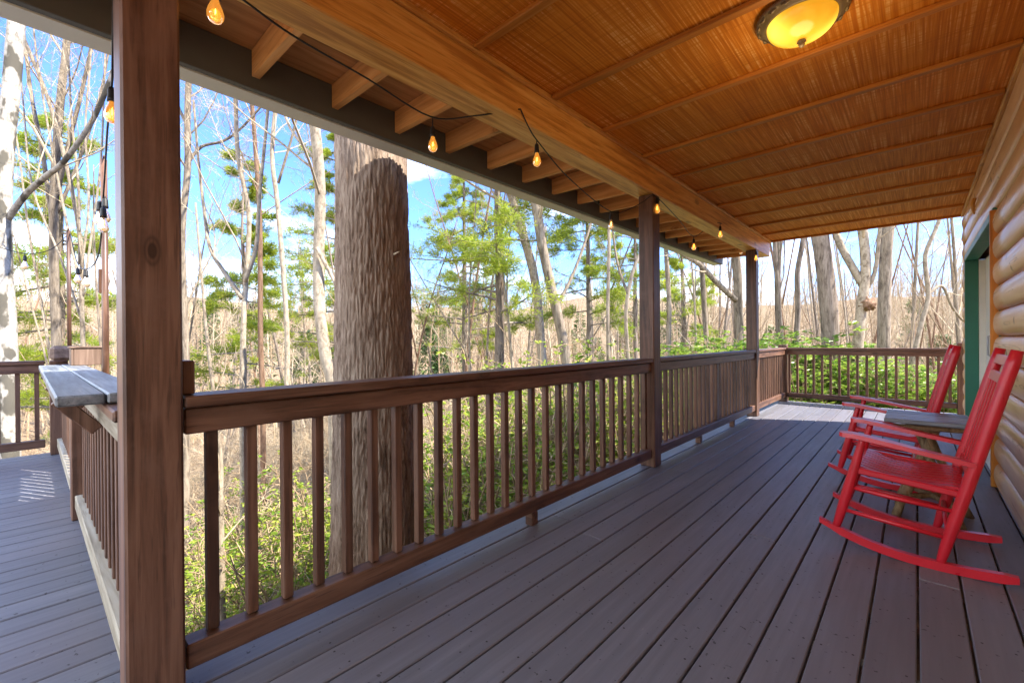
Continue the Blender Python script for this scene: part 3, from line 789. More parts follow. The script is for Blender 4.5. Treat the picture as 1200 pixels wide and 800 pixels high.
# rocking chairs ---------------------------------------------------------
def rocking_chair(lab, loc):
    c = thing('rocking_chair', lab, 'chair', loc, 'red rocking chairs')
    W2 = .275                                             # half width (local y)
    def rocker_z(x): 
        return .022+.55*max(0, abs(x-.05)-.02)**2.0*(.95 if x < .05 else .5)
    for s in (-1, 1):
        y = s*W2
        xs = [-.41+.75*i/16 for i in range(17)]
        mb = MB()
        vs = []; fs = []
        for x in xs:
            z = rocker_z(x); hh = .021 if -.36 < x < .30 else .014
            for dy, dz in ((-.017, -hh), (.017, -hh), (.017, hh), (-.017, hh)): vs.append(Vector((x, y+dy, z+dz)))
        for i in range(16):
            for k in range(4): fs.append([i*4+k, i*4+(k+1) % 4, (i+1)*4+(k+1) % 4, (i+1)*4+k])
        fs += [[3, 2, 1, 0], [64, 65, 66, 67]]
        mb.add(vs, fs); mb.build('rocker', M['red'], c)
        mb = MB(); p = [Vector((-.335, y, rocker_z(-.335)+.005)), Vector((-.30, y, .24)), Vector((-.255, y, .43)), Vector((-.215, y, .612))]
        mb.tube(smooth_path(p, 4), [.0165+.0085*math.sin(PI*min(1, i/11)) for i in range(13)], 12); mb.build('front_leg', M['red'], c)
        mb = MB(); p = [Vector((.080, y, rocker_z(.08)+.005)), Vector((.125, y, .22)), Vector((.18, y, .44)), Vector((.255, y, .75)), Vector((.338, y, 1.085))]
        mb.tube(smooth_path(p, 4), [.016, .019, .022, .024, .0255]+[.026]*10+[.0255, .021], 12); mb.build('back_post', M['red'], c)
        # arm: wide board, rounded front
        mb = MB(); vs = []; fs = []
        st = [(-.315, .612+.012, .030), (-.30, .622, .042), (-.25, .621, .046), (-.12, .600, .043), (.05, .568, .036), (.205, .542, .028)]
        for x, z, w in st:
            for dy, dz in ((-w, -.011), (w, -.011), (w*.92, .011), (-w*.92, .011)): vs.append(Vector((x, y+s*.008+dy, z+dz)))
        for i in range(len(st)-1):
            for k in range(4): fs.append([i*4+k, i*4+(k+1) % 4, (i+1)*4+(k+1) % 4, (i+1)*4+k])
        e = (len(st)-1)*4; fs += [[3, 2, 1, 0], [e, e+1, e+2, e+3]]
        mb.add(vs, fs); mb.build('armrest', M['red'], c)
        for z0, z1 in ((.335, .30), (.205, .165)):
            mb = MB(); mb.tube([(-.315+.25*(z0-.2), y, z0), (-.1, y, (z0+z1)/2), (.155 if z0 > .3 else .11, y, z1)], [.010, .013, .010], 10); mb.build('side_stretcher', M['red'], c)
        mb = MB(); mb.bar((-.25, y*.98, .432), (.19, y*.98, .385), .028, .034, .006); mb.build('seat_rail', M['red'], c)
    for x, z in ((-.325, .165), (-.29, .29), (.11, .20)):
        mb = MB(); mb.tube([(x, -W2, z), (x, 0, z), (x, W2, z)], [.010, .013, .010], 10); mb.build('cross_stretcher', M['red'], c)
    # slatted seat with a dip, slats running front to back
    mb = MB(); nsl = 9
    for k in range(nsl):
        y = -.235+.47*k/(nsl-1); vs = []; fs = []; ns = 10
        for i in range(ns+1):
            t_ = i/ns; x = -.275+.45*t_; z = .462-.055*t_-.030*math.sin(PI*min(1, t_*1.1)) - (.02*(1-t_*8)**2 if t_ < .125 else 0)
            for dy, dz in ((-.0225, -.007), (.0225, -.007), (.0225, .007), (-.0225, .007)): vs.append(Vector((x, y+dy, z+dz)))
        for i in range(ns):
            for q in range(4): fs.append([i*4+q, i*4+(q+1) % 4, (i+1)*4+(q+1) % 4, (i+1)*4+q])
        fs += [[3, 2, 1, 0], [ns*4+q for q in range(4)]]
        mb.add(vs, fs)
    mb.bar((-.255, -W2, .425), (-.255, W2, .425), .03, .045, .006); mb.bar((.165, -W2, .385), (.165, W2, .385), .028, .04, .006)
    mb.build('seat', M['red'], c)
    def bx(z): return .18+(.158)*(z-.44)/.645
    for z in (1.030, .945, .475):
        mb = MB(); x = bx(z); vs = []
        mb.bar((x, -W2, z), (x, W2, z), .020, .052 if z > .6 else .04, .006, up=Vector((.24, 0, 1)).normalized()); mb.build('back_rail', M['wornsheenred' if z > .6 else 'red'], c)
    for k in range(5):
        y = -.20+.40*k/4
        mb = MB(); mb.bar((bx(.49), y, .49), (bx(.93)-.002, y, .93), .026, .012, .004, up=Vector((1, 0, -.24)).normalized()); mb.build('back_slat', M['red'], c)
    return c
ch = rocking_chair('nearer red wooden rocking chair, in front of the small grey topped table', (.0, 3.03+.275, 0))
c2_ = copy_tree(ch); c2_.location = (-.125, 4.40+.275, 0); c2_['label'] = 'farther red wooden rocking chair, behind the small grey topped table'

# side table -------------------------------------------------------------
tb = thing('side_table', 'small rustic table with weathered grey plank top on twisted branch legs between the rocking chairs', 'table', (.045, 3.89, 0))
mb = MB()
for k in range(3): mb.box(-.20, .20, -.225+.151*k, -.225+.151*k+.148, .612, .640, .005)
mb.build('table_top', M['greyX'], tb)
def knotty(p, q, r, n=7, amp=.018, sd=0):
    p = Vector(p); q = Vector(q); out = []; rs = []
    for i in range(n+1):
        t_ = i/n; b = p.lerp(q, t_)
        out.append(b+Vector((noise.noise(Vector((t_*3, sd, 1))), noise.noise(Vector((t_*3, sd, 5))), 0))*amp*math.sin(PI*t_)*2)
        rs.append(r*(1+.25*noise.noise(Vector((t_*6, sd, 9)))))
    return out, rs
for k, (a, b) in enumerate((((-.15, -.14, .0), (.06, .10, .61)), ((.15, -.15, .0), (-.07, .08, .61)), ((.20, .14, .0), (-.02, -.10, .61)), ((-.14, .15, .0), (.05, -.08, .61)))):
    o_, r_ = knotty(a, b, .024, sd=k*3.1); mb = MB(); mb.tube(o_, r_, 10)
    m_ = o_[3]; mb.tube([m_, m_+Vector((.03*(-1)**k, .02, .05)), m_+Vector((.055*(-1)**k, .03, .075))], [.012, .010, .007], 7)
    mb.build('branch_leg', M['log_branch'], tb)
o_, r_ = knotty((-.12, -.12, .13), (.17, .12, .15), .018, sd=20); mb = MB(); mb.tube(o_, r_, 9)
o_, r_ = knotty((-.12, .13, .16), (.14, -.13, .12), .018, sd=24); mb.tube(o_, r_, 9); mb.build('branch_brace', M['log_branch'], tb)
o_, r_ = knotty((-.16, -.12, .575), (.17, -.10, .59), .02, sd=30); mb = MB(); mb.tube(o_, r_, 9)
o_, r_ = knotty((-.16, .14, .585), (.17, .13, .58), .02, sd=34); mb.tube(o_, r_, 9); mb.build('branch_apron', M['log_branch'], tb)

# ------------------------------------------------------------------ terrain
def sst(a, b, x):
    t = min(1, max(0, (x-a)/(b-a))); return t*t*(3-2*t)
PROF = [(0, -2.0), (3, -2.7), (6, -3.5), (12, -5.0), (25, -7.4), (45, -8.6), (70, -7.5), (110, -3.5), (160, 2.5), (260, 16), (420, 26), (900, 26)]
def terr(x, y):
    dx = max(0, -2.3-x, x-9.5); dy = max(0, y-9.6, -4.5-y); d_ = math.hypot(dx, dy)
    for (a, za), (b, zb) in zip(PROF[:-1], PROF[1:]):
        if d_ <= b: z = za+(zb-za)*sst(0, 1, (d_-a)/(b-a))*.35+(zb-za)*((d_-a)/(b-a))*.65; break
    else: z = PROF[-1][1]
    z += 1.5*sst(4, 11, y)*(1-sst(20, 60, d_))
    if x > 9.5: z += min(dx, 60)*.12
    n = noise.noise(Vector((x*.12, y*.12, 0)))*.5+noise.noise(Vector((x*.03, y*.03, 5)))*min(2.5, d_*.05)+(noise.noise(Vector((x*.011, y*.011, 9)))*13 if d_ > 90 else 0)*sst(90, 170, d_)+noise.noise(Vector((x*.6, y*.6, 2)))*.09
    return z+n*min(1, d_*.3)
def grid_axis():
    a = [0]; s = .7
    while a[-1] < 620: a.append(a[-1]+s); s *= 1.055
    return [-x for x in a[:0:-1]]+a
GX = [x-4 for x in grid_axis()]; GY = [y+4 for y in grid_axis()]
V = np.array([(x, y, terr(x, y)) for y in GY for x in GX], np.float32)
nx = len(GX); ii = np.arange((len(GY)-1)*(nx-1)); r_ = ii//(nx-1); c_ = ii % (nx-1); b_ = r_*nx+c_
FA = np.stack([b_, b_+1, b_+nx+1, b_+nx], 1).astype(np.int32)
tag(mesh_np('ground', V, FA, np.random.rand(len(FA)), True, M['ground']), 'leaf littered wooded ground', None, None, 'structure')

# ------------------------------------------------------------------ plants
class Grow:
    """collects tapered branch tubes and leaf cards as numpy friendly lists"""
    def __init__(s, seed): s.r = random.Random(seed); s.tr = MB(); s.cr = MB(); s.lf = MB(); s.tips = []
    def path(s, p, d, L, n, wob, up=0.0):
        pts = [Vector(p)]; d = Vector(d).normalized()
        for i in range(n):
            d = (d+Vector((s.r.gauss(0, wob), s.r.gauss(0, wob), s.r.gauss(0, wob*.7)+up))).normalized()
            pts.append(pts[-1]+d*(L/n))
        return pts
    def branch(s, p, d, L, r, lev, maxlev, kids, up=.06, wob=.16, sides=(6, 5, 4, 3), tip=.35):
        n = (6, 5, 4, 3, 2)[min(lev, 4)]
        pts = s.path(p, d, L, n, wob, up)
        rs = [r*(1-(1-tip)*i/n) for i in range(n+1)]
        s.cr.tube(pts, rs, sides[min(lev, 3)], False, s.r.random())
        s.kids(pts, rs, L, lev, maxlev, kids, up, wob, sides, .25)
    def kids(s, pts, rs, L, lev, maxlev, kids, up, wob, sides, t0, t1=1.0, ang=(.45, .95), ratio=(.38, .68)):
        if lev >= maxlev: s.tips.append((pts[-1], pts[-1]-pts[-2])); return
        k = kids[min(lev, len(kids)-1)]; n = len(pts)-1
        for j in range(k):
            t = t0+(t1-t0)*((j+s.r.random()*.9)/k); f = min(t*n, n-.001); i = int(f); q = pts[i].lerp(pts[i+1], f-i)
            ax = (pts[i+1]-pts[i]).normalized(); o = ax.orthogonal().normalized()
            o = Matrix.Rotation(s.r.uniform(0, 2*PI), 3, ax) @ o
            a = s.r.uniform(*ang); dd = ax*math.cos(a)+o*math.sin(a)
            rr = rs[i]*(.24+.18*s.r.random())
            s.branch(q, dd, L*s.r.uniform(*ratio)*(1-.45*t), max(rr, .0032), lev+1, maxlev, kids, up, wob, sides)
def resample(P, n):
    return smooth_path(P, n)

LASTP = []
def hero_tree(name, lab, cat, pix, D, w0, w1, barkm, twigm, seed, limbs=9, extra=(), top=14, t0=.35, group=None, levels=4, kids=(9, 5, 5, 4, 3), spread=.30, sides=9):
    """pix: trunk polyline in photo pixels turned into a trunk standing D metres away; w0, w1 radii"""
    P = [at(u, v, D) for u, v in pix]
    g = terr(P[0].x, P[0].y)
    if P[0].z > g: P.insert(0, Vector((P[0].x+(P[0].x-P[1].x)*.15, P[0].y+(P[0].y-P[1].y)*.15, g-.15)))
    d_ = (P[-1]-P[-2]).normalized(); d_.z = max(d_.z, .75); d_.normalize()
    rr = random.Random(seed)
    while P[-1].z < top:
        d_ = (d_+Vector((rr.gauss(0, .07), rr.gauss(0, .07), .04))).normalized(); P.append(P[-1]+d_*1.6)
    # small offset in depth so a trunk is no planar tracing
    side = Fv.copy(); side.z = 0; side.normalize()
    P = [p+side*noise.noise(Vector((i*.35, seed, 0)))*.25*(i > 0) for i, p in enumerate(P)]
    pts = resample(P, 4); n = len(pts)-1
    w0 *= .86; w1 *= .82
    rs = [w0+(w1-w0)*(i/n) for i in range(n+1)]
    rs[0] *= 1.35; rs[1] *= 1.12
    rs = [r*(1+.06*noise.noise(Vector((i*.7, seed, 4)))) for i, r in enumerate(rs)]
    base = Vector(P[0]); base.z = g
    t = thing(name, lab, cat, base, group)
    G = Grow(seed)
    G.tr.tube([p-base for p in pts], rs, sides, True)
    Ht = top-g
    loc = [p-base for p in pts]; LASTP[:] = loc
    G.kids(loc, rs, Ht*spread, 0, levels, (limbs,)+tuple(kids[1:]), .07, .15, (6, 5, 4, 3), t0, .99, (.5, 1.05), (.5, 1.0))
    for e in extra:                                       # limbs seen in the photo: (pixels, depth offset, r0, r1)
        q = [at(u, v, D+e[1]*(i/(len(e[0])-1)))-base for i, (u, v) in enumerate(e[0])]
        d2 = (q[-1]-q[-2]).normalized(); q.append(q[-1]+d2*.8+Vector((0, 0, .3))); q.append(q[-1]+d2*.6+Vector((0, 0, .6)))
        qq = resample(q, 4); m_ = len(qq)-1; r2 = [e[2]+(e[3]-e[2])*(i/m_) for i in range(m_+1)]
        G.tr.tube(qq, r2, 7, True)
        G.kids(qq, r2, 3.2, 1, levels, kids, .05, .17, (6, 5, 4, 3), .3)
    G.tr.build('trunk', M[barkm], t); G.cr.build('branches', M[twigm], t)
    return t

# ---- the big tulip tree trunk beside the eave
def big_trunk():
    D = 3.4; c = at(435, 400, D); base = Vector((c.x, c.y, terr(c.x, c.y)-.2))
    t = thing('large_tree', 'massive straight trunk with furrowed bark just outside the railing', 'tree', base)
    NA, NZ = 300, 430; top = 13.0
    prof = [(-3.5, .47), (-2.3, .40), (-1.2, .345), (0, .307), (1.0, .283), (2, .266), (3, .255), (6, .235), (13.5, .18)]
    V = np.zeros(((NZ+1)*NA, 3), np.float32); R_ = np.zeros(NZ*NA, np.float32)
    k = 0
    for j in range(NZ+1):
        f = j/NZ; z = base.z+(top-base.z)*(f**1.7)
        for (z0, r0), (z1, r1) in zip(prof[:-1], prof[1:]):
            if z <= z1: r = r0+(r1-r0)*(z-z0)/(z1-z0); break
        cx = .02*math.sin(z*.6); cyy = .02*math.cos(z*.5)
        for i in range(NA):
            a = 2*PI*i/NA
            ca, sa = math.cos(a), math.sin(a)
            w = noise.noise(Vector((ca*r*9, sa*r*9, z*2.2)))*.9
            q = Vector((ca*r*36.0+w, sa*r*36.0-w, z*8.0+.6*noise.noise(Vector((ca*5, sa*5, z*5)))))
            dd = noise.voronoi(q)[0]                                # bark plates parted by narrow cracks
            h = min((dd[1]-dd[0])*2.6, 1.0)
            h2 = noise.noise(Vector((ca*r*90, sa*r*90, z*30)))
            rr = r*(1+.025*noise.noise(Vector((ca*1.5, sa*1.5, z*.4))))+.0135*(h**.7-.6)+.003*h2+.006*noise.noise(q*.45)
            V[k] = (cx+ca*rr, cyy+sa*rr, z-base.z); k += 1
    ii = np.arange(NZ*NA); r_ = ii//NA; c_ = ii % NA
    FA = np.stack([r_*NA+c_, r_*NA+(c_+1) % NA, (r_+1)*NA+(c_+1) % NA, (r_+1)*NA+c_], 1).astype(np.int32)
    mesh_np('trunk', V, FA, np.full(len(FA), .5), True, M['bark_big'], t)
    G = Grow(5); G.kids([Vector((0, 0, 9-base.z)), Vector((0, 0, 11-base.z)), Vector((0, 0, 13-base.z))], [.2, .18, .15], 6, 0, 3, (8, 5, 4), .05, .15, (6, 5, 4, 3), .1)
    G.cr.build('branches', M['twig'], t)
    mb = MB()                                            # small snapped twigs on the bark
    for (u, v) in ((462, 298),):
        p = at(u, v, D-.27)-base; mb.tube([p, p-Fv*.05+Rv*.05+Vector((0, 0, .01))], [.008, .003], 5)
    mb.build('twig_stub', M['twig_pale'], t)
big_trunk()

H = hero_tree
H('sycamore_tree', 'pale mottled sycamore trunk at the left edge with a thick bare limb', 'tree', [(13, 470), (6, 380), (4, 300), (6, 200), (12, 100), (22, 20)], 7.5, .15, .12, 'bark_white', 'twig_pale', 11, 10, extra=[([(8, 258), (30, 228), (55, 206), (76, 188)], -.4, .05, .03)], t0=.25)
H('bare_tree', 'grey tree with forking white limbs left of the foreground post', 'tree', [(61, 430), (60, 340), (63, 270), (67, 200), (72, 120)], 11, .125, .07, 'bark_grey', 'twig_pale', 12, 14,
  extra=[([(61, 262), (50, 180), (38, 120), (30, 60)], .5, .05, .03), ([(64, 240), (80, 170), (95, 110), (108, 50)], -.5, .05, .03), ([(66, 250), (88, 200), (112, 130)], .3, .045, .02)])
H('bare_tree', 'white many stemmed sapling fanning upward left of the hanging cord', 'tree', [(98, 470), (97, 400), (95, 340), (90, 290)], 9.0, .05, .03, 'bark_pale', 'twig_pale', 33, 12,
  extra=[([(96, 350), (108, 270), (118, 190), (122, 100)], .3, .025, .012), ([(95, 340), (78, 260), (62, 180), (48, 100)], -.3, .025, .012), ([(93, 310), (92, 220), (84, 140), (80, 60)], .2, .025, .012), ([(97, 380), (70, 300), (38, 220), (28, 130)], .4, .022, .010), ([(94, 320), (104, 240), (100, 150), (106, 70)], -.4, .022, .010)], kids=(12, 7, 5, 4, 3))
H('bare_tree', 'slender dark crooked tree just right of the foreground post', 'tree', [(214, 455), (211, 360), (214, 270), (222, 200), (220, 130), (225, 60)], 9.5, .085, .055, 'bark_grey', 'twig_grey', 13, 12, extra=[([(221, 190), (236, 172), (262, 165), (285, 148)], .3, .035, .02), ([(221, 150), (207, 120), (200, 80)], .2, .035, .02)])
H('bare_tree', 'forked sapling with spreading limbs between foreground post and big trunk', 'tree', [(284, 480), (286, 400), (286, 355), (283, 330), (288, 250), (280, 180)], 8.5, .065, .03, 'bark_pale', 'twig_pale', 14, 10,
  extra=[([(284, 350), (262, 318), (246, 290), (239, 245)], .3, .045, .02), ([(287, 330), (300, 290), (304, 230), (312, 150)], -.3, .04, .02)])
H('bare_tree', 'reddish brown straight thin tree left of the big trunk', 'tree', [(307, 480), (305, 400), (305, 320), (303, 250), (298, 170)], 12, .085, .05, 'bark_red', 'twig', 15, 12)
H('bare_tree', 'pale thin tree leaning gently left of the curved grey tree', 'tree', [(334, 480), (335, 400), (333, 330), (327, 240), (320, 180), (326, 100)], 9.5, .065, .04, 'bark_pale', 'twig_pale', 16, 11, extra=[([(326, 215), (345, 150), (352, 110)], -.3, .03, .015)])
H('bare_tree', 'pale grey gently curved tree closest to the left side of the big trunk', 'tree', [(392, 470), (384, 420), (374, 360), (369, 290), (372, 220), (370, 150), (361, 90)], 8.0, .125, .095, 'bark_pale', 'twig_pale', 17, 12, extra=[([(369, 185), (340, 150), (325, 100)], .2, .03, .015), ([(371, 290), (392, 330), (400, 345)], .1, .035, .03)])
H('bare_tree', 'left one of the twin leaning grey trunks behind the pine', 'tree', [(638, 460), (634, 400), (627, 330), (614, 280), (599, 230), (588, 180)], 12.5, .16, .11, 'bark_pale', 'twig_pale', 18, 12)
H('bare_tree', 'right one of the twin leaning grey trunks behind the pine', 'tree', [(668, 460), (660, 400), (648, 345), (636, 290), (628, 240), (615, 190)], 11.5, .16, .12, 'bark_grey', 'twig_pale', 19, 12, extra=[([(652, 360), (672, 320), (690, 270)], .4, .05, .02)])
H('bare_tree', 'very thin straight tree just left of the middle post', 'tree', [(713, 440), (712, 360), (714, 290), (715, 220)], 10, .05, .035, 'bark_grey', 'twig_grey', 20, 10)
H('bare_tree', 'thin crooked tree forking right beside the middle post', 'tree', [(738, 440), (734, 370), (741, 320), (757, 280), (762, 220)], 10, .055, .03, 'bark_grey', 'twig', 21, 10, extra=[([(736, 345), (724, 310), (718, 270)], .2, .03, .015)])
H('bare_tree', 'thin straight tree just right of the middle post', 'tree', [(783, 430), (784, 360), (781, 300), (778, 230)], 13, .085, .05, 'bark_grey', 'twig', 22, 11)
H('bare_tree', 'slim tree standing halfway between the middle post and the far post', 'tree', [(829, 430), (826, 360), (822, 310), (818, 250)], 14, .10, .06, 'bark_grey', 'twig', 23, 12)
H('bare_tree', 'grey tree with a long limb reaching left, beside the far post', 'tree', [(868, 420), (866, 360), (864, 320), (860, 270), (858, 220)], 13.5, .165, .11, 'bark_grey', 'twig_pale', 24, 12, extra=[([(863, 352), (842, 333), (820, 310), (798, 296)], -.5, .09, .05)])
H('bare_tree', 'thin dark tree just right of the far post', 'tree', [(916, 420), (914, 360), (911, 310), (912, 250)], 13, .11, .07, 'bark_dark', 'twig', 25, 12)
H('bare_tree', 'thin crooked dark tree left of the thick dark trunk', 'tree', [(936, 420), (938, 360), (934, 320), (941, 280), (944, 240)], 12.5, .09, .06, 'bark_dark', 'twig', 26, 12)
H('bare_tree', 'thick dark trunk above the far railing', 'tree', [(974, 430), (971, 370), (966, 310), (960, 260), (954, 200)], 11, .235, .20, 'bark_dark', 'twig', 27, 12)
burl_t = H('bare_tree', 'forked grey trunk with a bulging burl above the far railing', 'tree', [(1004, 450), (1006, 400), (1010, 355), (1013, 320), (1010, 280), (1006, 230)], 10.5, .135, .10, 'bark_pale', 'twig_pale', 28, 12, extra=[([(1012, 335), (996, 308), (984, 285), (974, 255)], .4, .09, .06), ([(1012, 345), (1025, 320), (1030, 280)], -.2, .05, .03)])
zb = at(1014, 357, 10.5).z-burl_t.location.z; q0 = min(LASTP, key=lambda p: abs(p.z-zb)).copy(); q0.z = zb; q0 += Rv*.07-Fv*.10; mb = MB()
vs = []; fs = []
for i in range(17):
    for k in range(28):
        a = PI*i/16; b_ = 2*PI*k/28; v_ = Vector((math.sin(a)*math.cos(b_), math.sin(a)*math.sin(b_), math.cos(a)))
        vs.append(q0+v_*.15*(1+.5*noise.noise(v_*2.2+Vector((3, 1, 2)))+.35*noise.noise(v_*6)))
for i in range(16):
    for k in range(28): fs.append([i*28+k, i*28+(k+1) % 28, (i+1)*28+(k+1) % 28, (i+1)*28+k])
mb.add(vs, fs, True); mb.build('burl', M['bark_red'], burl_t)
H('bare_tree', 'stout pale brown trunk right of the burled tree', 'tree', [(1034, 430), (1035, 360), (1038, 300), (1041, 240)], 13, .19, .16, 'bark_grey', 'twig', 29, 12)
H('bare_tree', 'thin arching bare sapling left of the log house corner', 'tree', [(1066, 430), (1078, 380), (1088, 345), (1084, 300), (1100, 260)], 11, .065, .03, 'bark_pale', 'twig_pale', 30, 12, extra=[([(1088, 345), (1104, 335), (1116, 360)], .2, .035, .02)])
# pale snags low down outside the near railing
H('snag_tree', 'pale dead sapling seen through the nearest balusters', 'tree', [(266, 720), (264, 640), (258, 580), (252, 530)], 5.6, .06, .014, 'bark_pale', 'twig_pale', 31, 9, top=2.4, levels=3, t0=.35)

# ---- leaf cards
def cards(P, Dr, length, width, rng, fold=0.0):
    """diamond leaf cards: P base points, Dr directions"""
    n = len(P); Dn = Dr/np.maximum(np.linalg.norm(Dr, axis=1, keepdims=True), 1e-6)
    rv = rng.normal(size=(n, 3)); S = np.cross(Dn, rv); S /= np.maximum(np.linalg.norm(S, axis=1, keepdims=True), 1e-6)
    Ln = (length*rng.uniform(.65, 1.25, n))[:, None]; Wd = (width*rng.uniform(.7, 1.2, n))[:, None]
    Nn = np.cross(Dn, S)
    V = np.stack([P, P+Dn*Ln*.45+S*Wd*.5+Nn*fold*Wd, P+Dn*Ln, P+Dn*Ln*.45-S*Wd*.5+Nn*fold*Wd], 1).reshape(-1, 3)
    return V, np.arange(n*4, dtype=np.int32).reshape(-1, 4)

def pine(name, lab, pos, h, r, Lb, seed, mat, h0=.2, dens=1.0, nl=.11, nw=.011, group=None, lean=(0, 0), nbr=30):
    rr = random.Random(seed); rng = np.random.default_rng(seed)
    t = thing(name, lab, 'tree', pos, group)
    T = MB(); B = MB(); P = []; Dr = []
    n = 14
    tp = [Vector((lean[0]*(i/n)+.06*noise.noise(Vector((i*.5, seed, 0))), lean[1]*(i/n)+.06*noise.noise(Vector((i*.5, seed, 7))), -.2+(h+.2)*i/n)) for i in range(n+1)]
    T.tube(tp, [r*(1-.85*i/n) for i in range(n+1)], 9, True)
    for b in range(nbr):
        f = h0+(1-h0)*(b+rr.random()*.8)/nbr; k = min(int(f*n), n-1); p = tp[k].lerp(tp[k+1], f*n-k)
        a = rr.uniform(0, 2*PI); L_ = Lb*(1-.75*(f-h0)/(1-h0))*rr.uniform(.55, 1.15)
        dead = f < h0+.12 and rr.random() < .5
        d = Vector((math.cos(a), math.sin(a), rr.uniform(-.25, .38)))
        pts = [p]; dd = d.normalized(); m_ = 7
        for i in range(m_):
            dd = (dd+Vector((rr.gauss(0, .08), rr.gauss(0, .08), .035 if i > 3 else -.03))).normalized(); pts.append(pts[-1]+dd*(L_/m_))
        B.tube(pts, [max(.006, r*.22*(1-.8*i/m_)) for i in range(m_+1)], 5, False)
        for s_ in range(int(22*dens)):
            g = rr.uniform(.22, 1.0); kk = min(int(g*m_), m_-1); q = pts[kk].lerp(pts[kk+1], g*m_-kk)
            ax = (pts[kk+1]-pts[kk]).normalized(); sd = ax.cross(Vector((0, 0, 1))).normalized()*rr.choice((-1, 1))
            td = (ax*rr.uniform(.4, 1)+sd*rr.uniform(.3, 1)+Vector((0, 0, rr.uniform(-.6, .6)))).normalized()
            tl = L_*rr.uniform(.12, .36); e = q+td*tl
            B.tube([q, q.lerp(e, .5)+Vector((0, 0, rr.gauss(0, .02))), e], [.006, .005, .003], 3, False)
            if dead and rr.random() < .8: continue
            nt_ = int(rr.uniform(2, 6))
            for w in range(nt_):
                c = np.array(q.lerp(e, .35+.65*(w+.6)/nt_)); cnt = 15
                v_ = rng.normal(size=(cnt, 3))*np.array([1, 1, .75])+np.array(td)*.9+np.array([0, 0, .25])
                P.append(np.repeat(c[None], cnt, 0)+rng.normal(size=(cnt, 3))*.045); Dr.append(v_)
    T.build('trunk', M['bark_dark'], t); B.build('branches', M['twig_grey'], t)
    P = np.concatenate(P); Dr = np.concatenate(Dr)
    V, FA = cards(P, Dr, nl, nw, rng)
    # one shade per clump of needles, a little jitter inside it
    sh = np.clip(np.repeat(rng.beta(2, 2, len(P)//15+1), 15)[:len(P)]*.8+rng.uniform(0, .2, len(P)), 0, 1)
    mesh_np('needles', V, FA, sh, False, M[mat], t)
    return t
def gpos(u, D, dz=0):
    p = at(u, 400, D); return Vector((p.x, p.y, terr(p.x, p.y)+dz))
pine('pine_tree', 'dark stemmed pine with tiered green boughs between the big trunk and the middle post', gpos(587, 12), 13.5, .17, 3.1, 41, 'needle', .30, 1.15, .15, .019, lean=(-.25, .1), nbr=46)
pt = pine('pine_tree', 'yellow green pine crown behind the white limbs at the far left', gpos(72, 15), 15, .2, 3.4, 42, 'needle', .30, .95, .19, .022, nbr=56)
pp = pine('pine_tree', 'thin young pine behind the slender saplings', gpos(286, 15), 12.5, .13, 2.4, 43, 'needle', .34, .85, .18, .021, nbr=36)
def cp(src, lab, u, D, s, rot):
    c = copy_tree(src); c.location = gpos(u, D); c.scale = (s, s, s); c.rotation_euler = (0, 0, rot); c['label'] = lab; return c
cp(pt, 'green pine rising behind the left side of the big trunk', 402, 19, 1.0, 1.1)
cp(pp, 'small pine just right of the twin leaning trunks', 690, 14, .88, 2.0)
cp(pt, 'tall pine behind the dark stemmed pine', 545, 22, 1.0, 4.0)
cp(pp, 'loose green pine seen behind the middle post', 745, 19, 1.05, .5)
cp(pp, 'faint pine beyond the slim trees right of the middle post', 800, 24, 1.0, 3.1)

# ---- broadleaf evergreen shrubs
def shrub(name, lab, cat, seed, h, w, nst, mat, ll, lw, whorl, ntip, group):
    rr = random.Random(seed); rng = np.random.default_rng(seed)
    t = thing(name, lab, cat, (0, 0, 0), group)
    B = MB(); P = []; Dr = []; Sh = []
    for s_ in range(nst):
        a = rr.uniform(0, 2*PI); o = Vector((math.cos(a), math.sin(a), 0))
        tip = o*w*math.sqrt(rr.random())+Vector((0, 0, h*rr.uniform(.55, 1.05)*(1-.25*rr.random())))
        mid = tip*.5+Vector((rr.gauss(0, .1), rr.gauss(0, .1), -.05)); b0 = o*.12*rr.random()
        B.tube(smooth_path([b0-Vector((0, 0, .15)), b0.lerp(mid, .5), mid, tip], 3), [.018*(1-.07*i) for i in range(10)], 5, False)
        for k in range(ntip):
            f = rr.uniform(.25, 1.0); q = (b0.lerp(mid, f*2) if f < .5 else mid.lerp(tip, f*2-1))
            e = q+Vector((rr.gauss(0, 1), rr.gauss(0, 1), rr.gauss(.5, .5))).normalized()*rr.uniform(.12, .42)*min(1, h)
            B.tube([q, q.lerp(e, .5)+Vector((0, 0, .02)), e], [.007, .005, .004], 3, False)
            sh = rr.random()
            for wv in range(whorl):
                an = 2*PI*wv/whorl+rr.random()
                P.append(tuple(e+Vector((rr.gauss(0, .02), rr.gauss(0, .02), rr.gauss(0, .02))))); Dr.append((math.cos(an), math.sin(an), rr.uniform(-.55, .45))); Sh.append(min(1, max(0, sh*.7+rr.random()*.4-.05)))
    B.build('stems', M['twig'], t)
    V, FA = cards(np.array(P), np.array(Dr), ll, lw, rng, .25)
    mesh_np('leaves', V, FA, np.array(Sh), False, M[mat], t)
    return t
GA, GB = 'rhododendron shrubs beyond the far railings', 'yellow green shrubs below the long railing'
LA, LB = 'glossy green rhododendron growing right outside the far end of the porch', 'leafy yellow green shrub on the slope below the long railing'
sA = [shrub('rhododendron', LA, 'shrub', 50+i, 2.4, 1.1, 46, 'rhodo', .15, .055, 9, 12, GA) for i in range(2)]
sB = [shrub('leafy_shrub', LB, 'shrub', 60+i, 2.0, 1.05, 38, 'shrubleaf', .08, .042, 5, 11, GB) for i in range(3)]
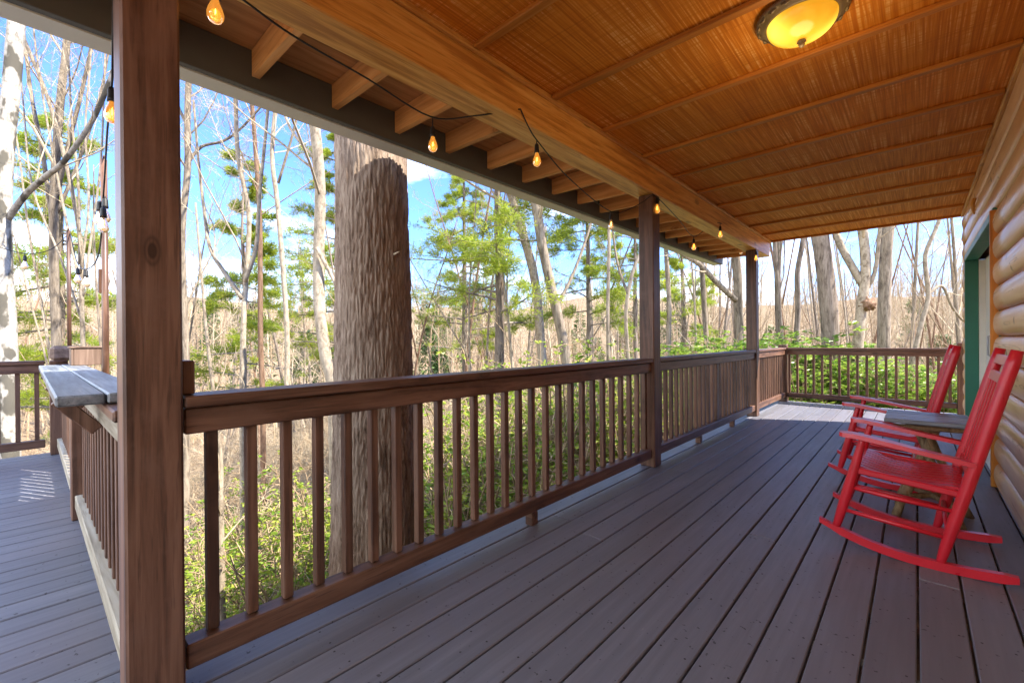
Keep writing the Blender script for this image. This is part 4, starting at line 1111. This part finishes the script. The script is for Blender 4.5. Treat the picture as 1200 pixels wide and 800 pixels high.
def put(srcs, lst):
    used = set()
    for i, (x, y, s, zs) in enumerate(lst):
        k = i % len(srcs); o = srcs[k] if k not in used else copy_tree(srcs[k]); used.add(k)
        o.location = (x, y, terr(x, y)-.05); o.scale = (s, s, s*zs); o.rotation_euler = (0, 0, i*2.4)
def pxy(u, D): p = at(u, 400, D); return p.x, p.y
rl = []
for u, D, s, zs in ((810, 11.5, .92, 1.0), (838, 10.6, .98, 1.0), (862, 12.0, 1.08, 1.0), (893, 10.8, .95, 1.0), (925, 11.2, .95, 1.0), (958, 11.2, 1.05, 1.05), (985, 10.6, .9, .95), (1010, 10.2, .85, .95), (1040, 9.6, .8, .9), (1070, 10.6, .85, 1.0), (1095, 9.4, .78, .9), (975, 12.8, 1.2, 1.0), (1030, 12.6, 1.0, 1.0), (780, 9.8, .9, .95), (930, 10.2, .75, .85), (905, 13.5, 1.2, 1.0), (1120, 11.2, .9, 1)):
    x, y = pxy(u, D); rl.append((x, y, s, zs))
put(sA, rl)
bl = []
for u, D, s, zs in ((335, 6.0, .95, 1.05), (262, 7.4, .9, 1.0), (372, 7.2, 1.1, 1.05), (300, 8.6, 1.1, 1), (520, 6.6, 1.2, 1.1), (560, 7.6, 1.3, 1.15), (500, 8.4, 1.2, 1.2), (610, 7.2, 1.3, 1.0), (650, 8.0, 1.4, 1.05), (690, 9.0, 1.3, 1.15), (725, 8.0, 1.2, 1.0), (595, 9.6, 1.35, 1.2), (420, 8.6, 1.0, 1), (670, 6.4, .95, .9), (545, 5.6, .8, .9), (760, 9.4, 1.1, 1.0), (235, 6.0, .7, .9), (480, 5.4, .75, .8), (800, 8.6, 1.0, .9), (360, 5.2, .6, .8)):
    x, y = pxy(u, D); bl.append((x, y, s, zs))
put(sB, bl)

# ---- bare woods: individual trees standing on the slopes
def proto(i, lab, group, h, r, lev, kids, bm, tm, name='bare_tree'):
    G = Grow(100+i); t = thing(name, lab, 'tree', (0, 0, 0), group)
    pts = smooth_path(G.path((0, 0, -.3), (G.r.gauss(0, .05), G.r.gauss(0, .05), 1), h, 7, .06, .02), 3); n = len(pts)-1
    rs = [r*(1-.75*k/n) for k in range(n+1)]
    G.tr.tube(pts, rs, 7, True)
    G.kids(pts, rs, h*.32, 0, lev, kids, .07, .15, (5, 4, 3, 3), .22, 1.0, (.4, .95), (.45, 1.0))
    if i % 2 == 0:
        q = pts[8]; f = G.path(q, (G.r.gauss(0, .35), G.r.gauss(0, .35), 1), h*.55, 6, .06, .03)
        fr = [r*.5*(1-.13*k) for k in range(7)]; G.tr.tube(f, fr, 6, True); G.kids(f, fr, h*.25, 0, lev, kids, .07, .15, (5, 4, 3, 3), .3)
    G.tr.build('trunk', M[bm], t); G.cr.build('branches', M[tm], t); return t
LM = 'slender leafless tree among many on the wooded slope behind the porch'; GM = 'leafless trees of the wooded slope'
pr = [proto(i, LM, GM, 13+i*.8, .085+.009*i, 4, (13, 6, 5, 3), bm, tm) for i, (bm, tm) in enumerate((('bark_pale', 'twig_pale'), ('bark_grey', 'twig'), ('bark_pale', 'twig'), ('bark_grey', 'twig_pale'), ('bark_red', 'twig'), ('bark_dark', 'twig_grey')))]
def in_sun(p):
    q = Vector((p.x+1.0, p.y-8.6)); a = q.dot(SUN_H.xy if len(SUN_H) == 3 else SUN_H); c = abs(q.x*SUN_H.y-q.y*SUN_H.x)
    return -1 < a < 26 and c < 4.5
rr = random.Random(77); heroes_uv = [13, 61, 214, 284, 307, 334, 385, 435, 587, 638, 668, 868, 971, 1006, 1035]
first = set(); cnt = 0
while cnt < 165:
    u = rr.uniform(-180, 1330); D = 12+rr.random()**1.25*48
    p = at(u, 400, D)
    if D < 18 and any(abs(u-h) < 14 for h in heroes_uv): continue
    if p.x > -3 and p.y < 13: continue
    if in_sun(p): continue
    k = rr.randrange(6); o = pr[k] if k not in first else copy_tree(pr[k]); first.add(k)
    o.location = (p.x, p.y, terr(p.x, p.y)); s = rr.uniform(.75, 1.15); w_ = s*(.55 if D < 20 else .8 if D < 30 else 1); o.scale = (max(w_, .5), max(w_, .5), s*rr.uniform(.9, 1.1)); o.rotation_euler = (rr.gauss(0, .04), rr.gauss(0, .04), rr.uniform(0, 6.28)); cnt += 1

# ---- far woods and undergrowth read as one mass
def merge(name, protos, places, mat, lab):
    rng = np.random.default_rng(3); Vs = []; Fs = []; Rs = []; off = 0
    for k, (x, y, z, s, sz, rot) in enumerate(places):
        V0, F0_, R0_ = protos[k % len(protos)]; c, sn = math.cos(rot), math.sin(rot)
        V = np.empty_like(V0); V[:, 0] = (V0[:, 0]*c-V0[:, 1]*sn)*s+x; V[:, 1] = (V0[:, 0]*sn+V0[:, 1]*c)*s+y; V[:, 2] = V0[:, 2]*sz+z
        Vs.append(V); Fs.append(F0_+off); Rs.append(np.clip(R0_*.4+rng.random()*.6, 0, 1)); off += len(V)
    o = mesh_np(name, np.concatenate(Vs), np.concatenate(Fs), np.concatenate(Rs), True, mat)
    return tag(o, lab, None, None, 'stuff')
def arr(mb):
    F4 = np.array([f if len(f) == 4 else (f+[f[-1]])[:4] for f in mb.f if len(f) in (3, 4)], np.int32)
    return np.array([tuple(v) for v in mb.v], np.float32), F4, np.array([r for f, r in zip(mb.f, mb.r) if len(f) in (3, 4)], np.float32)
def fartree(i):
    G = Grow(200+i); h = 15; pts = G.path((0, 0, -.5), (0, 0, 1), h, 6, .06, .02); rs = [.13*(1-.12*k) for k in range(7)]
    G.cr.tube(pts, rs, 4, False); G.kids(pts, rs, 5.0, 0, 2, (20, 9), .05, .22, (3, 3, 3), .25, 1, (.45, 1.0), (.45, .95))
    return arr(G.cr)
ft = [fartree(i) for i in range(4)]
rf = random.Random(9); pl_ = []
for k in range(2000):
    u = rf.uniform(-260, 1420); D = 40+rf.random()**1.1*200; p = at(u, 400, D); s = rf.uniform(.7, 1.25)
    pl_.append((p.x, p.y, terr(p.x, p.y), s, s*rf.uniform(.7, 1.25), rf.uniform(0, 6.28)))
merge('far_woods', ft[:2], pl_[:1100], M['twig'], 'hazy tan leafless woods on the far hillside')
merge('far_woods', ft[2:], pl_[1100:], M['twig_pale'], 'pale leafless woods on the far hillside')
rng = np.random.default_rng(12); EV = []; ES = []; ED = []
for k in range(70):
    u = rf.choice((rf.uniform(150, 420), rf.uniform(-100, 1250), rf.uniform(480, 760))); D = rf.uniform(45, 170); p = at(u, 400, D); g = terr(p.x, p.y); h = rf.uniform(8, 15); n = 420
    f = rng.random(n)**.8; r = (1-f)*rf.uniform(1.6, 2.8)*np.sqrt(rng.random(n)); a = rng.random(n)*6.283
    EV.append(np.stack([p.x+r*np.cos(a), p.y+r*np.sin(a), g+h*(.22+.78*f)], 1)); ED.append(np.stack([np.cos(a), np.sin(a), rng.normal(size=n)*.4], 1)); ES.append(rng.random(n))
V, FA = cards(np.concatenate(EV), np.concatenate(ED), .95, .42, rng, .2)
tag(mesh_np('far_evergreens', V, FA, np.concatenate(ES), False, M['needle_far']), 'far evergreen crowns mixed into the hillside woods', None, None, 'stuff')
def brush(i):
    G = Grow(300+i)
    for k in range(13):
        a = G.r.uniform(0, 6.28); G.branch((G.r.gauss(0, .25), G.r.gauss(0, .25), -.1), (math.cos(a)*.9, math.sin(a)*.9, 1), G.r.uniform(.8, 2.4), .008, 0, 3, (5, 4, 3), .0, .3, (4, 3, 3, 3))
    return arr(G.cr)
br = [brush(i) for i in range(4)]; pb = []
for k in range(800):
    u = rf.uniform(-150, 1300); D = 9+rf.random()**1.3*45; p = at(u, 400, D)
    if p.x > -3.2 and p.y < 10.6: continue
    if p.x > -7.2 and p.y < 1.0: continue
    if in_sun(p) and p.x > -1: continue
    if 770 < u < 1150 and D < 14: continue
    s = rf.uniform(.6, 1.4)*(1+D*.008); pb.append((p.x, p.y, terr(p.x, p.y), s, s, rf.uniform(0, 6.28)))
merge('undergrowth', br[:2], pb[::2], M['twig_pale'], 'pale bare undergrowth on the slope')
merge('undergrowth', br[2:], pb[1::2], M['twig'], 'tan bare undergrowth on the slope')
# fallen leaves
rng = np.random.default_rng(4); P = []
while len(P) < 26000:
    u = rng.uniform(-60, 1250); D = 3.6+rng.random()**1.5*22; p = at(u, 400, D)
    if p.x > -2.6 and p.y < 9.6: continue
    P.append((p.x, p.y, terr(p.x, p.y)+.01))
P = np.array(P); Dr = rng.normal(size=P.shape)*np.array([1, 1, .28]); Dr[:, 2] = np.abs(Dr[:, 2])
V, FA = cards(P, Dr, .13, .08, rng, .2)
tag(mesh_np('fallen_leaves', V, FA, rng.random(len(FA)), False, M['litterleaf']), 'tan fallen leaves covering the slope', None, None, 'stuff')
